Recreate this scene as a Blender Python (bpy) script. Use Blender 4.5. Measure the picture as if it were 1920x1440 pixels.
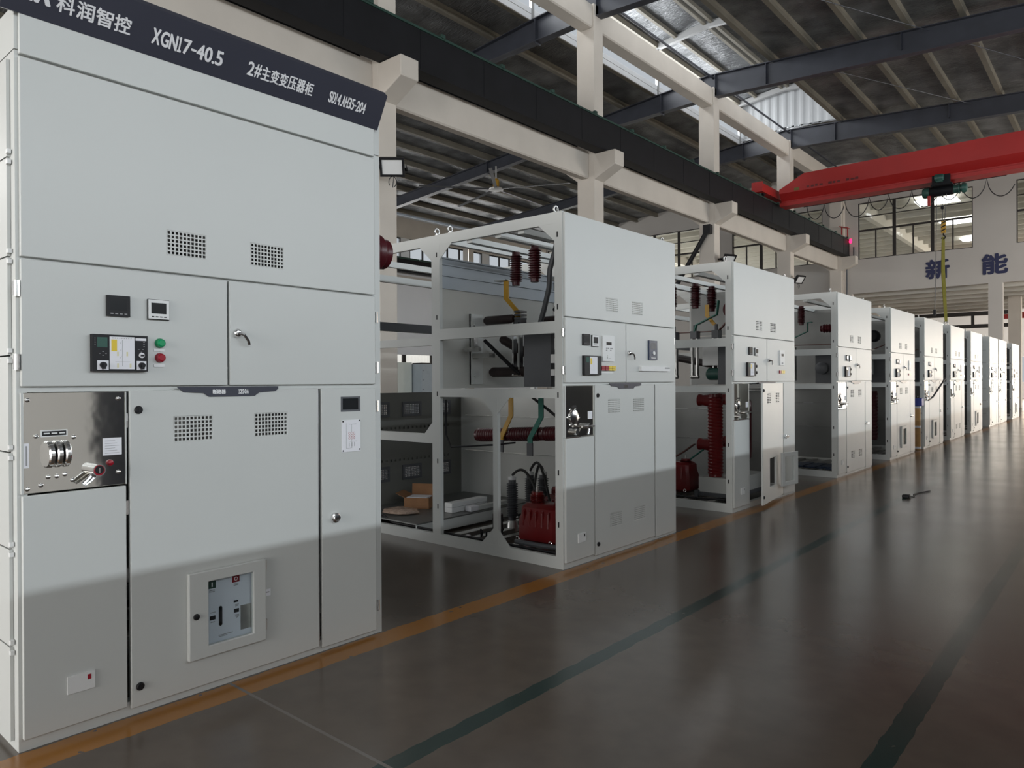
import bpy, bmesh, math, random
from mathutils import Vector, Matrix
random.seed(7)
scene = bpy.context.scene
COL = scene.collection
for o in list(bpy.data.objects):
    bpy.data.objects.remove(o)

# ------------------------------------------------------------------ camera
cam_data = bpy.data.cameras.new('camera')
cam = bpy.data.objects.new('camera', cam_data)
COL.objects.link(cam)
scene.camera = cam
cam_data.sensor_fit = 'HORIZONTAL'
cam_data.sensor_width = 36.0
cam_data.lens = 1356.88 / 1920.0 * 36.0
cam_data.clip_start = 0.05
cam_data.clip_end = 300
yaw, pitch, roll = math.radians(40.6014), math.radians(-0.1647), math.radians(-0.3002)
fw = Vector((-math.sin(yaw) * math.cos(pitch), math.cos(yaw) * math.cos(pitch), math.sin(pitch)))
r0 = Vector((math.cos(yaw), math.sin(yaw), 0))
u0 = r0.cross(fw)
rt = r0 * math.cos(roll) + u0 * math.sin(roll)
up = -r0 * math.sin(roll) + u0 * math.cos(roll)
M = Matrix((rt, up, -fw)).transposed().to_4x4()
M.translation = Vector((3.2131, 0.0, 1.4))
cam.matrix_world = M

# ------------------------------------------------------------------ world, exposure, lights
world = bpy.data.worlds.new('world')
scene.world = world
world.use_nodes = True
bg = world.node_tree.nodes['Background']
bg.inputs['Color'].default_value = (0.86, 0.93, 1.0, 1)
bg.inputs['Strength'].default_value = 0.55
vs = scene.view_settings
vs.view_transform = 'Standard'
vs.look = 'None'
vs.gamma = 1.0
vs.use_curve_mapping = False
vs.exposure = 0.0


def area(name, loc, rot, sx, sy, power, color, spread=180):
    d = bpy.data.lights.new(name, 'AREA')
    d.shape = 'RECTANGLE'
    d.size, d.size_y = sx, sy
    d.energy = power
    d.color = color
    d.spread = math.radians(spread)
    o = bpy.data.objects.new(name, d)
    COL.objects.link(o)
    o.location = loc
    o.rotation_euler = rot
    return o


R90 = math.pi / 2
# daylight through the two long openings of the roof monitor
area('monitor_daylight_west', (-9.75, 17.0, 12.42), (R90, 0, -R90), 25.0, 1.35, 850, (0.95, 0.98, 1.0))
area('monitor_daylight_east', (-5.0, 17.0, 12.42), (R90, 0, R90), 25.0, 1.35, 200, (0.93, 0.97, 1.0))
# added unseen lamps: strip for the shadow step on the fronts, broad fill
area('step_strip_light', (12.3, 14.0, 4.78), (R90, 0, R90), 46.0, 0.05, 1480, (0.86, 0.94, 1.0))
area('right_fill_light', (12.35, 13.0, 7.0), (R90, 0, R90), 40.0, 1.7, 560, (0.90, 0.96, 1.0))
# daylight through the gate behind the camera
area('gate_daylight', (-2.5, -11.8, 3.4), (-R90, 0, math.pi), 17.0, 6.0, 2000, (1.0, 0.97, 0.93))
# bright yard behind the far gate
area('yard_daylight', (3.0, 67.2, 3.2), (-R90, 0, 0), 20.0, 6.4, 2700, (1.0, 0.83, 0.65))
# big side gate of the right wall near the far end
area('side_gate_daylight', (12.3, 30.5, 2.6), (R90, 0, R90), 9.0, 5.0, 1000, (1.0, 0.88, 0.74))
area('low_hall_fill', (12.1, 58.5, 2.8), (R90, 0, R90), 12.0, 5.0, 3000, (1.0, 0.91, 0.80))  # fill lamp added to brighten the far wall, no opening here
area('upper_storey_fill', (-25.3, 51.0, 8.3), (R90, 0, -R90), 26.0, 2.2, 1300, (1.0, 0.97, 0.92))  # fill lamp added to lift the upper storey ceiling, no opening here
# windows of the left bay
area('left_bay_daylight', (-25.3, 14.0, 8.4), (R90, 0, -R90), 44.0, 1.0, 700, (1.0, 0.98, 0.95))
area('left_bay_gate_daylight', (-17.0, -11.8, 4.0), (-R90, 0, math.pi), 10.0, 6.0, 800, (1.0, 0.98, 0.96))


# ------------------------------------------------------------------ materials
def principled(name, col, rough=0.5, metal=0.0, var=0.0, scale=4.0, bump=0.0, bscale=40.0, coat=0.0, spec=0.5, emit=None, estr=0.0):
    m = bpy.data.materials.new(name)
    m.use_nodes = True
    nt = m.node_tree
    b = nt.nodes['Principled BSDF']
    b.inputs['Base Color'].default_value = (*col, 1)
    b.inputs['Roughness'].default_value = rough
    b.inputs['Metallic'].default_value = metal
    b.inputs['Specular IOR Level'].default_value = spec
    b.inputs['Coat Weight'].default_value = coat
    b.inputs['Coat Roughness'].default_value = 0.12
    if emit:
        b.inputs['Emission Color'].default_value = (*emit, 1)
        b.inputs['Emission Strength'].default_value = estr
    tc = nt.nodes.new('ShaderNodeTexCoord')
    if var > 0:
        n = nt.nodes.new('ShaderNodeTexNoise')
        n.inputs['Scale'].default_value = scale
        n.inputs['Detail'].default_value = 5
        nt.links.new(tc.outputs['Object'], n.inputs['Vector'])
        r = nt.nodes.new('ShaderNodeMapRange')
        r.inputs['From Min'].default_value = 0.3
        r.inputs['From Max'].default_value = 0.7
        r.inputs['To Min'].default_value = 1 - var
        r.inputs['To Max'].default_value = 1 + var
        nt.links.new(n.outputs['Fac'], r.inputs['Value'])
        mx = nt.nodes.new('ShaderNodeVectorMath')
        mx.operation = 'SCALE'
        mx.inputs[0].default_value = col
        nt.links.new(r.outputs['Result'], mx.inputs['Scale'])
        nt.links.new(mx.outputs['Vector'], b.inputs['Base Color'])
    if bump > 0:
        n2 = nt.nodes.new('ShaderNodeTexNoise')
        n2.inputs['Scale'].default_value = bscale
        n2.inputs['Detail'].default_value = 3
        nt.links.new(tc.outputs['Object'], n2.inputs['Vector'])
        bp = nt.nodes.new('ShaderNodeBump')
        bp.inputs['Strength'].default_value = bump
        bp.inputs['Distance'].default_value = 0.02
        nt.links.new(n2.outputs['Fac'], bp.inputs['Height'])
        nt.links.new(bp.outputs['Normal'], b.inputs['Normal'])
    return m


MT = {}
MT['paint'] = principled('cabinet_paint', (0.56, 0.575, 0.56), 0.38, var=0.015, scale=1.5, bump=0.02, bscale=260)
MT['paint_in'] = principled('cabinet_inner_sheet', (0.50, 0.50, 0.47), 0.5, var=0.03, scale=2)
MT['shade_grey'] = principled('shaded_grey_sheet', (0.17, 0.175, 0.17), 0.42, 0.35, var=0.08, scale=3)  # dark grey; shade inside the open cabinets is put into this colour
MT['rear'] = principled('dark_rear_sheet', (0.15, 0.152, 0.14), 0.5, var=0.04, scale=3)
MT['film'] = principled('bluish_sheet', (0.42, 0.47, 0.52), 0.4, var=0.03)
MT['mirror'] = principled('mirror_stainless', (0.86, 0.84, 0.78), 0.07, 1.0, bump=0.05, bscale=5)
MT['chrome'] = principled('chrome', (0.8, 0.8, 0.8), 0.15, 1.0, var=0.02)
MT['zinc'] = principled('zinc_plate', (0.55, 0.55, 0.54), 0.4, 1.0, var=0.1, scale=20)
MT['black'] = principled('black_plastic', (0.010, 0.010, 0.012), 0.5, var=0.05, spec=0.3)
MT['rubber'] = principled('black_rubber', (0.02, 0.02, 0.021), 0.6, var=0.1)
MT['screen'] = principled('dark_screen', (0.02, 0.022, 0.024), 0.15, var=0.03)
MT['lcd'] = principled('green_lcd', (0.045, 0.11, 0.09), 0.2, var=0.03)
MT['whitepl'] = principled('white_plastic', (0.72, 0.73, 0.73), 0.4, var=0.02)
MT['label'] = principled('label_paper', (0.78, 0.78, 0.82), 0.55, var=0.02)
MT['ink'] = principled('dark_ink', (0.05, 0.05, 0.06), 0.6, var=0.02)
MT['greyink'] = principled('grey_ink', (0.3, 0.3, 0.31), 0.6, var=0.02)
MT['banner'] = principled('dark_blue_grey_sign', (0.042, 0.044, 0.062), 0.35, var=0.03)
MT['letter'] = principled('white_letters', (0.80, 0.80, 0.82), 0.5, var=0.01)
MT['yellow'] = principled('yellow_busbar', (0.62, 0.34, 0.03), 0.4, var=0.06)
MT['green'] = principled('green_busbar', (0.01, 0.15, 0.11), 0.4, var=0.06)
MT['brownbus'] = principled('dark_red_busbar', (0.10, 0.028, 0.02), 0.4, var=0.06)
MT['resin'] = principled('dark_red_resin', (0.075, 0.008, 0.013), 0.32, var=0.08, scale=9)
MT['redresin'] = principled('red_epoxy', (0.15, 0.009, 0.010), 0.28, var=0.08, scale=6)
MT['tube'] = principled('dark_brown_tube', (0.030, 0.018, 0.018), 0.45, var=0.1, scale=8)
MT['silicone'] = principled('grey_silicone', (0.075, 0.08, 0.088), 0.5, var=0.05)
MT['greyplate'] = principled('dark_grey_plate', (0.09, 0.095, 0.105), 0.45, var=0.05)
MT['redlamp'] = principled('red_button', (0.30, 0.005, 0.018), 0.3, var=0.03)
MT['greenlamp'] = principled('green_button', (0.0, 0.28, 0.10), 0.3, var=0.03)
MT['yellowlamp'] = principled('yellow_button', (0.75, 0.55, 0.04), 0.3, var=0.03)
MT['bluelab'] = principled('navy_panel', (0.02, 0.035, 0.075), 0.35, var=0.03)
MT['concrete'] = principled('painted_concrete', (0.62, 0.57, 0.51), 0.75, var=0.05, scale=1.2, bump=0.06, bscale=30)
MT['wall'] = principled('wall_plaster', (0.52, 0.495, 0.465), 0.8, var=0.03, scale=0.7, bump=0.04, bscale=20)
MT['whitewall'] = principled('white_wall', (0.80, 0.81, 0.83), 0.7, var=0.02, scale=0.8)
MT['steel'] = principled('dark_painted_steel', (0.042, 0.046, 0.060), 0.42, var=0.12, scale=2.5)
MT['girder'] = principled('black_girder', (0.008, 0.0083, 0.0105), 0.6, var=0.2, scale=2.0, spec=0.25)
MT['railgreen'] = principled('dark_green_flange', (0.02, 0.055, 0.042), 0.5, var=0.2, scale=3)
MT['purlin'] = principled('beige_purlin', (0.175, 0.158, 0.125), 0.6, var=0.12, scale=1.5)
MT['cranered'] = principled('crane_red', (0.42, 0.022, 0.020), 0.42, var=0.06, scale=1.2)
MT['hoistgreen'] = principled('hoist_green', (0.025, 0.085, 0.07), 0.4, var=0.15, scale=8)
MT['winframe'] = principled('black_window_frame', (0.022, 0.018, 0.016), 0.5, var=0.1)
MT['sling'] = principled('yellow_sling', (0.25, 0.225, 0.03), 0.7, var=0.1, scale=10)
MT['hook'] = principled('hazard_yellow', (0.55, 0.30, 0.02), 0.5, var=0.1, scale=10)
MT['sign'] = principled('navy_letters', (0.022, 0.027, 0.085), 0.6, var=0.03)
MT['carton'] = principled('brown_carton', (0.26, 0.13, 0.06), 0.8, var=0.1, scale=10)
MT['wood'] = principled('wood', (0.50, 0.28, 0.10), 0.6, var=0.15, scale=10)
MT['bluebox'] = principled('blue_plastic', (0.02, 0.035, 0.22), 0.45, var=0.05)
MT['bagplastic'] = principled('clear_bag', (0.45, 0.33, 0.26), 0.15, var=0.2, scale=30, bump=0.6, bscale=30)
MT['rope'] = principled('steel_rope', (0.10, 0.10, 0.10), 0.5, var=0.1)
MT['paleunit'] = principled('pale_green_white_unit', (0.58, 0.62, 0.58), 0.5, var=0.02)
MT['greyunit'] = principled('blue_grey_unit', (0.33, 0.38, 0.42), 0.5, var=0.04)
MT['ceil2'] = principled('cream_ceiling', (0.62, 0.60, 0.55), 0.7, var=0.02)
MT['skypanel'] = principled('translucent_roof_panel', (0.8, 0.8, 0.8), 0.5, var=0.01, emit=(1, 0.98, 0.95), estr=5.0)
MT['ledred'] = principled('red_pilot_lamp', (0.6, 0.0, 0.05), 0.3, var=0.01, emit=(1, 0.02, 0.12), estr=3.0)


def glass_mat():
    m = bpy.data.materials.new('window_glass')
    m.use_nodes = True
    nt = m.node_tree
    nt.nodes.clear()
    out = nt.nodes.new('ShaderNodeOutputMaterial')
    mix = nt.nodes.new('ShaderNodeMixShader')
    tr = nt.nodes.new('ShaderNodeBsdfTransparent')
    gl = nt.nodes.new('ShaderNodeBsdfGlossy')
    gl.inputs['Roughness'].default_value = 0.03
    tr.inputs['Color'].default_value = (0.93, 0.95, 0.95, 1)
    mix.inputs['Fac'].default_value = 0.04
    nt.links.new(tr.outputs[0], mix.inputs[1])
    nt.links.new(gl.outputs[0], mix.inputs[2])
    nt.links.new(mix.outputs[0], out.inputs['Surface'])
    return m


MT['glass'] = glass_mat()


def floor_mat():
    m = bpy.data.materials.new('painted_concrete_floor')
    m.use_nodes = True
    nt = m.node_tree
    L = nt.links.new
    b = nt.nodes['Principled BSDF']
    tc = nt.nodes.new('ShaderNodeTexCoord')
    sep = nt.nodes.new('ShaderNodeSeparateXYZ')
    L(tc.outputs['Object'], sep.inputs[0])

    def math_(op, a, bb=None):
        n = nt.nodes.new('ShaderNodeMath')
        n.operation = op
        for i, v in enumerate((a, bb)):
            if v is None:
                continue
            if isinstance(v, (int, float)):
                n.inputs[i].default_value = v
            else:
                L(v, n.inputs[i])
        return n.outputs[0]

    def noise(scale, detail=4, vec=None, dim=None):
        n = nt.nodes.new('ShaderNodeTexNoise')
        n.inputs['Scale'].default_value = scale
        n.inputs['Detail'].default_value = detail
        L(vec or tc.outputs['Object'], n.inputs['Vector'])
        return n.outputs['Fac']
    edge = math_('MULTIPLY', math_('SUBTRACT', noise(9, 5), 0.5), 0.03)
    xw = math_('ADD', sep.outputs['X'], edge)

    def band(c, hw):
        return math_('LESS_THAN', math_('ABSOLUTE', math_('SUBTRACT', xw, c)), hw)

    def mix(fac, a, c):
        n = nt.nodes.new('ShaderNodeMix')
        n.data_type = 'RGBA'
        L(fac, n.inputs['Factor'])
        for i, v in ((6, a), (7, c)):
            if isinstance(v, tuple):
                n.inputs[i].default_value = (*v, 1)
            else:
                L(v, n.inputs[i])
        return n.outputs[2]
    big = noise(0.35, 6)
    fine = noise(6, 6)
    ramp = math_('ADD', math_('MULTIPLY', big, 0.7), math_('MULTIPLY', fine, 0.3))
    rr = nt.nodes.new('ShaderNodeMapRange')
    rr.inputs['From Min'].default_value = 0.35
    rr.inputs['From Max'].default_value = 0.65
    L(ramp, rr.inputs['Value'])
    base = mix(rr.outputs['Result'], (0.078, 0.062, 0.050), (0.125, 0.100, 0.080))
    worn = math_('LESS_THAN', noise(14, 6), 0.68)
    base = mix(math_('MULTIPLY', band(0.10, 0.085), worn), base, (0.30, 0.125, 0.018))
    base = mix(math_('MULTIPLY', band(1.155, 0.045), worn), base, (0.014, 0.034, 0.030))
    base = mix(math_('MULTIPLY', band(2.51, 0.045), worn), base, (0.014, 0.034, 0.030))
    # saw-cut joints every 7 m
    ym = math_('ABSOLUTE', math_('SUBTRACT', math_('FRACT', math_('DIVIDE', math_('ADD', sep.outputs['Y'], 12.3 + 3.5), 7.0)), 0.5))
    joint = math_('LESS_THAN', ym, 0.0011)
    base = mix(joint, base, (0.16, 0.145, 0.13))
    L(base, b.inputs['Base Color'])
    r2 = nt.nodes.new('ShaderNodeMapRange')
    r2.inputs['To Min'].default_value = 0.16
    r2.inputs['To Max'].default_value = 0.28
    L(noise(1.1, 5), r2.inputs['Value'])
    L(r2.outputs['Result'], b.inputs['Roughness'])
    mp = nt.nodes.new('ShaderNodeMapping')
    mp.inputs['Scale'].default_value = (0.35, 1.0, 1.0)
    L(tc.outputs['Object'], mp.inputs['Vector'])
    bp = nt.nodes.new('ShaderNodeBump')
    bp.inputs['Strength'].default_value = 0.05
    bp.inputs['Distance'].default_value = 0.02
    L(noise(2.2, 3, mp.outputs['Vector']), bp.inputs['Height'])
    L(bp.outputs['Normal'], b.inputs['Normal'])
    b.inputs['Specular IOR Level'].default_value = 0.5
    return m


MT['floor'] = floor_mat()


def foil_mat():
    m = bpy.data.materials.new('foil_insulation')
    m.use_nodes = True
    nt = m.node_tree
    L = nt.links.new
    b = nt.nodes['Principled BSDF']
    tc = nt.nodes.new('ShaderNodeTexCoord')
    n = nt.nodes.new('ShaderNodeTexNoise')
    n.inputs['Scale'].default_value = 1.3
    n.inputs['Detail'].default_value = 6
    L(tc.outputs['Object'], n.inputs['Vector'])
    cr = nt.nodes.new('ShaderNodeValToRGB')
    cr.color_ramp.elements[0].position = 0.35
    cr.color_ramp.elements[0].color = (0.15, 0.155, 0.16, 1)
    cr.color_ramp.elements[1].position = 0.7
    cr.color_ramp.elements[1].color = (0.36, 0.37, 0.385, 1)
    L(n.outputs['Fac'], cr.inputs['Fac'])
    L(cr.outputs['Color'], b.inputs['Base Color'])
    b.inputs['Metallic'].default_value = 0.65
    b.inputs['Roughness'].default_value = 0.28
    mp = nt.nodes.new('ShaderNodeMapping')
    mp.inputs['Scale'].default_value = (2.0, 9.0, 1.0)
    L(tc.outputs['Object'], mp.inputs['Vector'])
    n2 = nt.nodes.new('ShaderNodeTexNoise')
    n2.inputs['Scale'].default_value = 1.6
    n2.inputs['Detail'].default_value = 5
    n2.inputs['Distortion'].default_value = 1.2
    L(mp.outputs['Vector'], n2.inputs['Vector'])
    bp = nt.nodes.new('ShaderNodeBump')
    bp.inputs['Strength'].default_value = 0.75
    bp.inputs['Distance'].default_value = 0.08
    L(n2.outputs['Fac'], bp.inputs['Height'])
    L(bp.outputs['Normal'], b.inputs['Normal'])
    return m


MT['foil'] = foil_mat()


_pc = {}


def principled_cache(n, c):
    if n not in _pc:
        _pc[n] = principled(n, c, 0.5, var=0.02)
    return _pc[n]


# ------------------------------------------------------------------ mesh builder
class MB:
    def __init__(s):
        s.v = []
        s.f = []
        s.m = []
        s.cur = 0

    def mat(s, i):
        s.cur = i
        return s

    def add(s, vs, fs):
        o = len(s.v)
        s.v += [tuple(p) for p in vs]
        for f in fs:
            s.f.append(tuple(o + i for i in f))
            s.m.append(s.cur)
        return s

    def box(s, x0, x1, y0, y1, z0, z1):
        x0, x1 = min(x0, x1), max(x0, x1)
        y0, y1 = min(y0, y1), max(y0, y1)
        z0, z1 = min(z0, z1), max(z0, z1)
        return s.add([(x0, y0, z0), (x1, y0, z0), (x1, y1, z0), (x0, y1, z0), (x0, y0, z1), (x1, y0, z1), (x1, y1, z1), (x0, y1, z1)],
                     [(0, 3, 2, 1), (4, 5, 6, 7), (0, 1, 5, 4), (1, 2, 6, 5), (2, 3, 7, 6), (3, 0, 4, 7)])

    def prism(s, pts, off):
        n = len(pts)
        off = Vector(off)
        a = [Vector(p) for p in pts]
        return s.add(a + [p + off for p in a],
                     [tuple(range(n - 1, -1, -1)), tuple(range(n, 2 * n))] + [(i, (i + 1) % n, n + (i + 1) % n, n + i) for i in range(n)])

    def lathe(s, prof, origin, axis=(0, 0, 1), n=16):
        ax = Vector(axis).normalized()
        t = Vector((1, 0, 0)) if abs(ax.x) < 0.9 else Vector((0, 1, 0))
        e1 = ax.cross(t).normalized()
        e2 = ax.cross(e1)
        o = Vector(origin)
        vs = []
        for r, h in prof:
            for k in range(n):
                a = 2 * math.pi * k / n
                vs.append(o + ax * h + (e1 * math.cos(a) + e2 * math.sin(a)) * r)
        fs = []
        for i in range(len(prof) - 1):
            for k in range(n):
                k2 = (k + 1) % n
                fs.append((i * n + k, i * n + k2, (i + 1) * n + k2, (i + 1) * n + k))
        fs.append(tuple(range(n - 1, -1, -1)))
        q = (len(prof) - 1) * n
        fs.append(tuple(range(q, q + n)))
        return s.add(vs, fs)

    def cyl(s, p0, p1, r, r1=None, n=12):
        p0, p1 = Vector(p0), Vector(p1)
        return s.lathe([(r, 0), (r if r1 is None else r1, (p1 - p0).length)], p0, p1 - p0, n)

    def tube(s, pts, r, n=8):
        pts = [Vector(p) for p in pts]
        vs, fs = [], []
        prev = None
        for i, p in enumerate(pts):
            d = (pts[min(i + 1, len(pts) - 1)] - pts[max(i - 1, 0)]).normalized()
            if prev is None:
                t = Vector((0, 0, 1)) if abs(d.z) < 0.9 else Vector((1, 0, 0))
                e1 = d.cross(t).normalized()
            else:
                e1 = (prev - d * prev.dot(d)).normalized()
            prev = e1
            e2 = d.cross(e1)
            for k in range(n):
                a = 2 * math.pi * k / n
                vs.append(p + (e1 * math.cos(a) + e2 * math.sin(a)) * r)
        for i in range(len(pts) - 1):
            for k in range(n):
                k2 = (k + 1) % n
                fs.append((i * n + k, i * n + k2, (i + 1) * n + k2, (i + 1) * n + k))
        fs.append(tuple(range(n - 1, -1, -1)))
        q = (len(pts) - 1) * n
        fs.append(tuple(range(q, q + n)))
        return s.add(vs, fs)

    def strip(s, pts, width, thick, wdir):
        """flat bar following pts, its width along wdir"""
        w = Vector(wdir).normalized()
        pts = [Vector(p) for p in pts]
        vs, fs = [], []
        for i, p in enumerate(pts):
            d = (pts[min(i + 1, len(pts) - 1)] - pts[max(i - 1, 0)]).normalized()
            nn = d.cross(w).normalized()
            for a, b in ((-1, -1), (1, -1), (1, 1), (-1, 1)):
                vs.append(p + w * a * width / 2 + nn * b * thick / 2)
        for i in range(len(pts) - 1):
            for k in range(4):
                k2 = (k + 1) % 4
                fs.append((i * 4 + k, i * 4 + k2, i * 4 + 4 + k2, i * 4 + 4 + k))
        fs += [(3, 2, 1, 0), tuple(range(len(vs) - 4, len(vs)))]
        return s.add(vs, fs)

    def slab(s, axis, a0, a1, u0, u1, v0, v1, holes=()):
        us = sorted({u0, u1, *[x for h in holes for x in h[:2] if u0 < x < u1]})
        ws = sorted({v0, v1, *[x for h in holes for x in h[2:] if v0 < x < v1]})
        nu, nv = len(us) - 1, len(ws) - 1
        solid = [[not any(h[0] < (us[i] + us[i + 1]) / 2 < h[1] and h[2] < (ws[j] + ws[j + 1]) / 2 < h[3] for h in holes)
                  for j in range(nv)] for i in range(nu)]
        idx = {}
        vs, fs = [], []

        def vert(i, j, k):
            key = (i, j, k)
            if key not in idx:
                a = (a0, a1)[k]
                p = {0: (a, us[i], ws[j]), 1: (us[i], a, ws[j]), 2: (us[i], ws[j], a)}[axis]
                idx[key] = len(vs)
                vs.append(p)
            return idx[key]
        for i in range(nu):
            for j in range(nv):
                if not solid[i][j]:
                    continue
                fs.append((vert(i, j, 0), vert(i, j + 1, 0), vert(i + 1, j + 1, 0), vert(i + 1, j, 0)))
                fs.append((vert(i, j, 1), vert(i + 1, j, 1), vert(i + 1, j + 1, 1), vert(i, j + 1, 1)))
                for di, dj, (p, q) in ((-1, 0, ((0, 0), (0, 1))), (1, 0, ((1, 0), (1, 1))), (0, -1, ((0, 0), (1, 0))), (0, 1, ((0, 1), (1, 1)))):
                    ii, jj = i + di, j + dj
                    if not (0 <= ii < nu and 0 <= jj < nv and solid[ii][jj]):
                        fs.append((vert(i + p[0], j + p[1], 0), vert(i + q[0], j + q[1], 0), vert(i + q[0], j + q[1], 1), vert(i + p[0], j + p[1], 1)))
        return s.add(vs, fs)

    def build(s, name, mats, parent=None, loc=None, bevel=0.0, smooth=True):
        me = bpy.data.meshes.new(name)
        me.from_pydata(s.v, [], s.f)
        if not isinstance(mats, (list, tuple)):
            mats = [mats]
        for m in mats:
            me.materials.append(MT[m] if isinstance(m, str) else m)
        me.polygons.foreach_set('material_index', s.m)
        bm = bmesh.new()
        bm.from_mesh(me)
        bmesh.ops.recalc_face_normals(bm, faces=bm.faces)
        bm.to_mesh(me)
        bm.free()
        if smooth:
            me.polygons.foreach_set('use_smooth', [True] * len(me.polygons))
            me.set_sharp_from_angle(angle=math.radians(38))
        o = bpy.data.objects.new(name, me)
        COL.objects.link(o)
        if parent:
            o.parent = parent
        if loc:
            o.location = loc
        if bevel:
            md = o.modifiers.new('bevel', 'BEVEL')
            md.width = bevel
            md.segments = 2
            md.limit_method = 'ANGLE'
            md.angle_limit = math.radians(50)
        return o


def tag(o, label, cat, group=None):
    o['label'] = label
    o['category'] = cat
    if group:
        o['group'] = group
    return o


def thing(name, label, cat, loc, group=None, rotz=0):
    o = bpy.data.objects.new(name, None)
    COL.objects.link(o)
    o.location = loc
    o.rotation_euler = (0, 0, rotz)
    o.empty_display_size = 0.2
    return tag(o, label, cat, group)


def struct(mb, name, mats, **k):
    o = mb.build(name, mats, **k)
    o['kind'] = 'structure'
    return o


def copy_tree(root, loc, label=None):
    r = root.copy()
    COL.objects.link(r)
    r.location = loc
    if label:
        r['label'] = label
    for ch in list(root.children):
        c = ch.copy()
        COL.objects.link(c)
        c.parent = r
        for g in list(ch.children):
            d = g.copy()
            COL.objects.link(d)
            d.parent = c
    return r


XF = Matrix(((0, 0, 1), (1, 0, 0), (0, 1, 0)))     # text facing +x
YF = Matrix(((1, 0, 0), (0, 0, -1), (0, 1, 0)))    # text facing -y


def lettering(body, center, width, height, mat, parent, facing=XF, bold=0.0, shear=0.0, tilt=0.0, name='lettering', depth=0.0012):
    cu = bpy.data.curves.new(name, 'FONT')
    cu.body = body
    cu.size = 1
    cu.shear = shear
    cu.extrude = 0.001
    tmp = bpy.data.objects.new('tmp', cu)
    COL.objects.link(tmp)
    bpy.context.view_layer.update()
    me0 = bpy.data.meshes.new_from_object(tmp)
    bpy.data.objects.remove(tmp)
    bpy.data.curves.remove(cu)
    base = [v.co.copy() for v in me0.vertices]
    faces = [tuple(p.vertices) for p in me0.polygons]
    bpy.data.meshes.remove(me0)
    xs = [v.x for v in base]
    ys = [v.y for v in base]
    cx, cy = (min(xs) + max(xs)) / 2, (min(ys) + max(ys)) / 2
    bw = bold * height
    sx, sy = (width - 2 * bw) / (max(xs) - min(xs)), (height - 2 * bw) / (max(ys) - min(ys))
    rot = Matrix.Rotation(tilt, 3, 'X')
    mb = MB()
    shifts = [(0, 0)] if bold == 0 else [(0, 0)] + [(bw * math.cos(k * math.pi / 4), bw * math.sin(k * math.pi / 4)) for k in range(8)]
    for q, (dx, dy) in enumerate(shifts):
        d = depth * (1 + 0.06 * q)
        mb.add([facing @ (rot @ Vector(((v.x - cx) * sx + dx, (v.y - cy) * sy + dy, d if v.z > 0 else -0.001))) + Vector(center) for v in base], faces)
    return mb.build(name, mat, parent, smooth=False)


_gl = {}


def glyph(ch):
    """outline of one character scaled to a unit square"""
    key = '\uff11' if ch == '1' else ch
    if key not in _gl:
        cu = bpy.data.curves.new('g', 'FONT')
        cu.body = key
        cu.extrude = 0.001
        tmp = bpy.data.objects.new('tmp', cu)
        COL.objects.link(tmp)
        bpy.context.view_layer.update()
        me = bpy.data.meshes.new_from_object(tmp)
        bpy.data.objects.remove(tmp)
        bpy.data.curves.remove(cu)
        vs = [v.co.copy() for v in me.vertices]
        fs = [tuple(p.vertices) for p in me.polygons]
        bpy.data.meshes.remove(me)
        xs = [v.x for v in vs]
        ys = [v.y for v in vs]
        x0, y0, w, h = min(xs), min(ys), max(xs) - min(xs), max(ys) - min(ys)
        _gl[key] = ([((v.x - x0) / w, (v.y - y0) / h, v.z) for v in vs], fs)
    return _gl[key]


def sign_text(body, center, width, height, mat, parent, bold=0.02, tilt=0.0, shear=0.0):
    """condensed lettering set glyph by glyph on a board facing +x"""
    adv = [0.40 if c in '.' else 0.70 if c == '-' else 0.62 if c == '1' else 1.35 if ord(c) > 0x2000 else 1.0 for c in body]
    u = width / (sum(adv) - 0.16)
    rot = Matrix.Rotation(tilt, 3, 'X')
    bw = bold * height
    mb = MB()
    x = -width / 2
    for c, a in zip(body, adv):
        vs, fs = glyph(c)
        cw = u * (a - 0.16)
        gh, gy = (height, 0.0)
        if c == '.':
            cw, gh = height * 0.13, height * 0.13
        elif c == '-':
            gh, gy = height * 0.10, height * 0.40
        elif c == '1':
            cw = u * 0.36
        shifts = [(0, 0)] + [(bw * math.cos(k * math.pi / 4), bw * math.sin(k * math.pi / 4)) for k in range(8)]
        for q, (dx, dy) in enumerate(shifts):
            d = 0.0012 * (1 + 0.06 * q)
            mb.add([XF @ (rot @ Vector((x + v[0] * cw + dx + shear * v[1] * gh, gy + v[1] * gh - height / 2 + dy, d if v[2] > 0 else -0.001))) + Vector(center) for v in vs], fs)
        x += u * a
    return mb.build('lettering', mat, parent, smooth=False)


# ------------------------------------------------------------------ the hall: setting
YE = 36.7           # end wall plane
XL, XR = -25.7, 12.5
YB = -12.0
XC = -7.5           # centre column line
SL, SR = 0.085, 0.066
ZR = 11.57          # top of rafters at the ridge
COLY = [-5.3, 1.7, 8.7, 15.7, 22.7, 29.7, 36.45]


def roofz(x):
    return ZR - (SL * (XC - x) if x < XC else SR * (x - XC))


struct(MB().slab(2, -0.12, 0, XL, XR, YB - 0.2, 66), 'floor', 'floor')

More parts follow.
